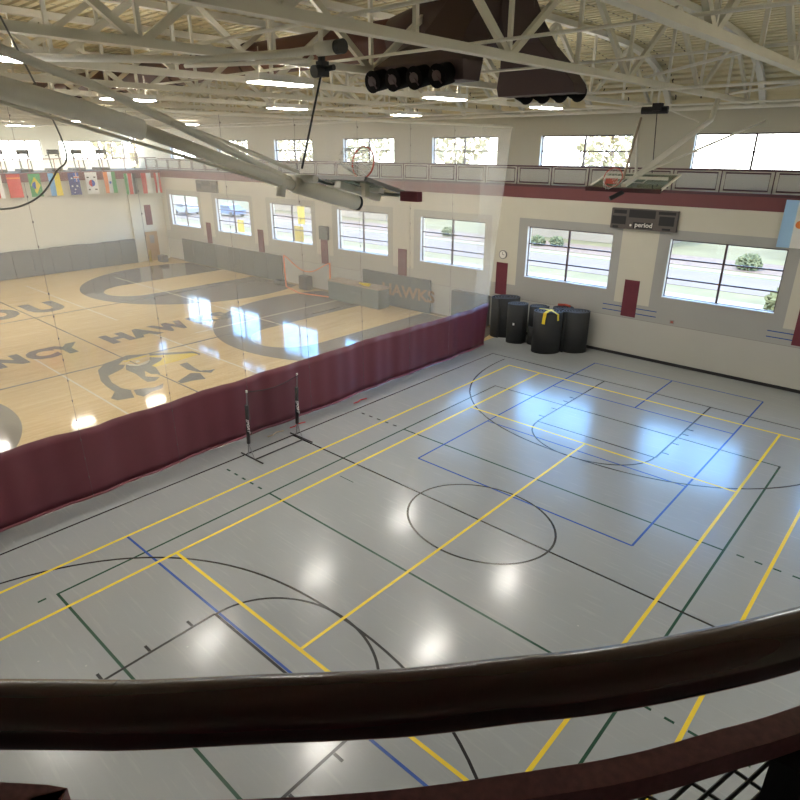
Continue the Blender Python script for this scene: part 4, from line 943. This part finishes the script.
ribb([(-5.2, 12.5, 1.83), (-5.22, 12.15, 1.82), (-5.24, 11.99, 1.76), (-5.27, 11.98, 1.5), (-5.28, 11.98, 1.3)], .07, (1, 0, 0))
tag(mb.build('strap', mat('strap_yellow', (0.75, 0.58, 0.03), .6)), 'yellow strap draped over the front black mat roll', 'strap')
tag(MB().tube([(-5.6, 13.7, 1.775), (-5.3, 13.85, 1.775), (-5.05, 13.75, 1.775)], .05, 8).build('red_band', mat('band_red', (0.4, 0.05, 0.03))), 'dark red band lying on top of the half hidden mat roll', 'band')

# ------------------------------------------------------------------ portable rebounder net by the curtain
Q = thing('portable_net', 'black portable sport net with padded poles before maroon curtain', 'net', (-6.5, -.85, 0))
WT = mat('print_white', (0.7, 0.7, 0.7))
for yv, x_ in ((-1.72, -6.5), (0.04, -6.55)):
    MB().tube([(-6.98, yv - .02, .03), (-6.0, yv, .03)], .022, 8).build('foot', BLACK, Q)
    MB().tube([(x_ - .18, yv, .03), (x_ - .1, yv, .45), (x_ + .05, yv, 2.02)], .016, 8).tube([(x_ + .12, yv, .03), (x_ - .1, yv, .45)], .014, 8).build('pole', mat('pole_grey', (0.25, 0.25, 0.26), .3, .6), Q)
    pd = MB().tube([(x_ - .1, yv, .45), (x_ - .01, yv, 1.62)], .052, 10).build('pole_pad', BLACK, Q, True)
    text_mesh('SPORT', .13, .16, (x_ - .02, yv - .055, 1.22), (0.05, 0, -1), (1, 0, 0.05), .01, .01).build('lettering', WT, pd)
    MB().tube([(x_ + .05, yv, 2.0), (x_ + .053, yv, 2.06)], .028, 8).build('tip', WHITE, Q)
mb = MB(); nn = 12; vs = []
for j in (0, 1):
    for i in range(nn + 1):
        f_ = i / nn; vs.append((-6.45 - .12 * (1 - j), -1.72 + 1.76 * f_, (.12 if j == 0 else 2.02 - .12 * math.sin(PI * f_))))
mb.add(vs, [(i, i + 1, nn + 2 + i, nn + 1 + i) for i in range(nn)]); mb.build('net', MATS['goal_net'], Q)
MB().tube([vs[nn + 1 + i] for i in range(nn + 1)], .012, 6).build('top_cord', BLACK, Q)
MB().tube([(-6.35, -1.7, .03), (-6.35, .03, .03)], .02, 8).build('ground_bar', BLACK, Q)
# little litter at the curtain hem
for i, (x, y, l) in enumerate(((-7.3, 0.5, 'red fabric scrap at the curtain hem by the net'), (-7.25, 3.2, 'red strap scraps at the hem right of the net'), (-7.3, -.35, 'small tan object at the hem beside the net pole'))):
    m_ = mat('scrap_red', (0.5, 0.04, 0.05)) if i < 2 else mat('scrap_tan', (0.45, 0.36, 0.26))
    tag(MB().tube([(x, y - .25, .02), (x + .06, y - .1, .04), (x - .04, y + .1, .03), (x + .02, y + .35, .02)], .018, 6).build('fabric_scrap', m_), l, 'scrap')

# ------------------------------------------------------------------ exercise machines on the left track level
def machine(y, x, label, k_):
    T = thing('treadmill', label, 'exercise machine', (x, y, 6.5), 'exercise machines behind the flags')
    MB().box((x - .8, y - .35, 6.5), (x + .8, y + .35, 6.7)).build('deck', BLACK, T, bevel=.03)
    for s_ in (-.33, .33): MB().tube([(x + .7, y + s_, 6.7), (x + .45, y + s_, 7.75)], .04, 8).tube([(x + .45, y + s_, 7.6), (x - .1, y + s_, 7.55)], .03, 8).build('upright', BLACK, T)
    MB().box((x + .3, y - .38, 7.65), (x + .55, y + .38, 7.95)).build('console', BLACK, T, bevel=.03)
for i, y in enumerate((4.6, 6.3, 8.2, 9.9, 11.6)):
    machine(y, -43.5 - .2 * (i % 2), 'dark treadmill on the left track level, %s from the left' % ['first', 'second', 'third', 'fourth', 'fifth'][i], i)
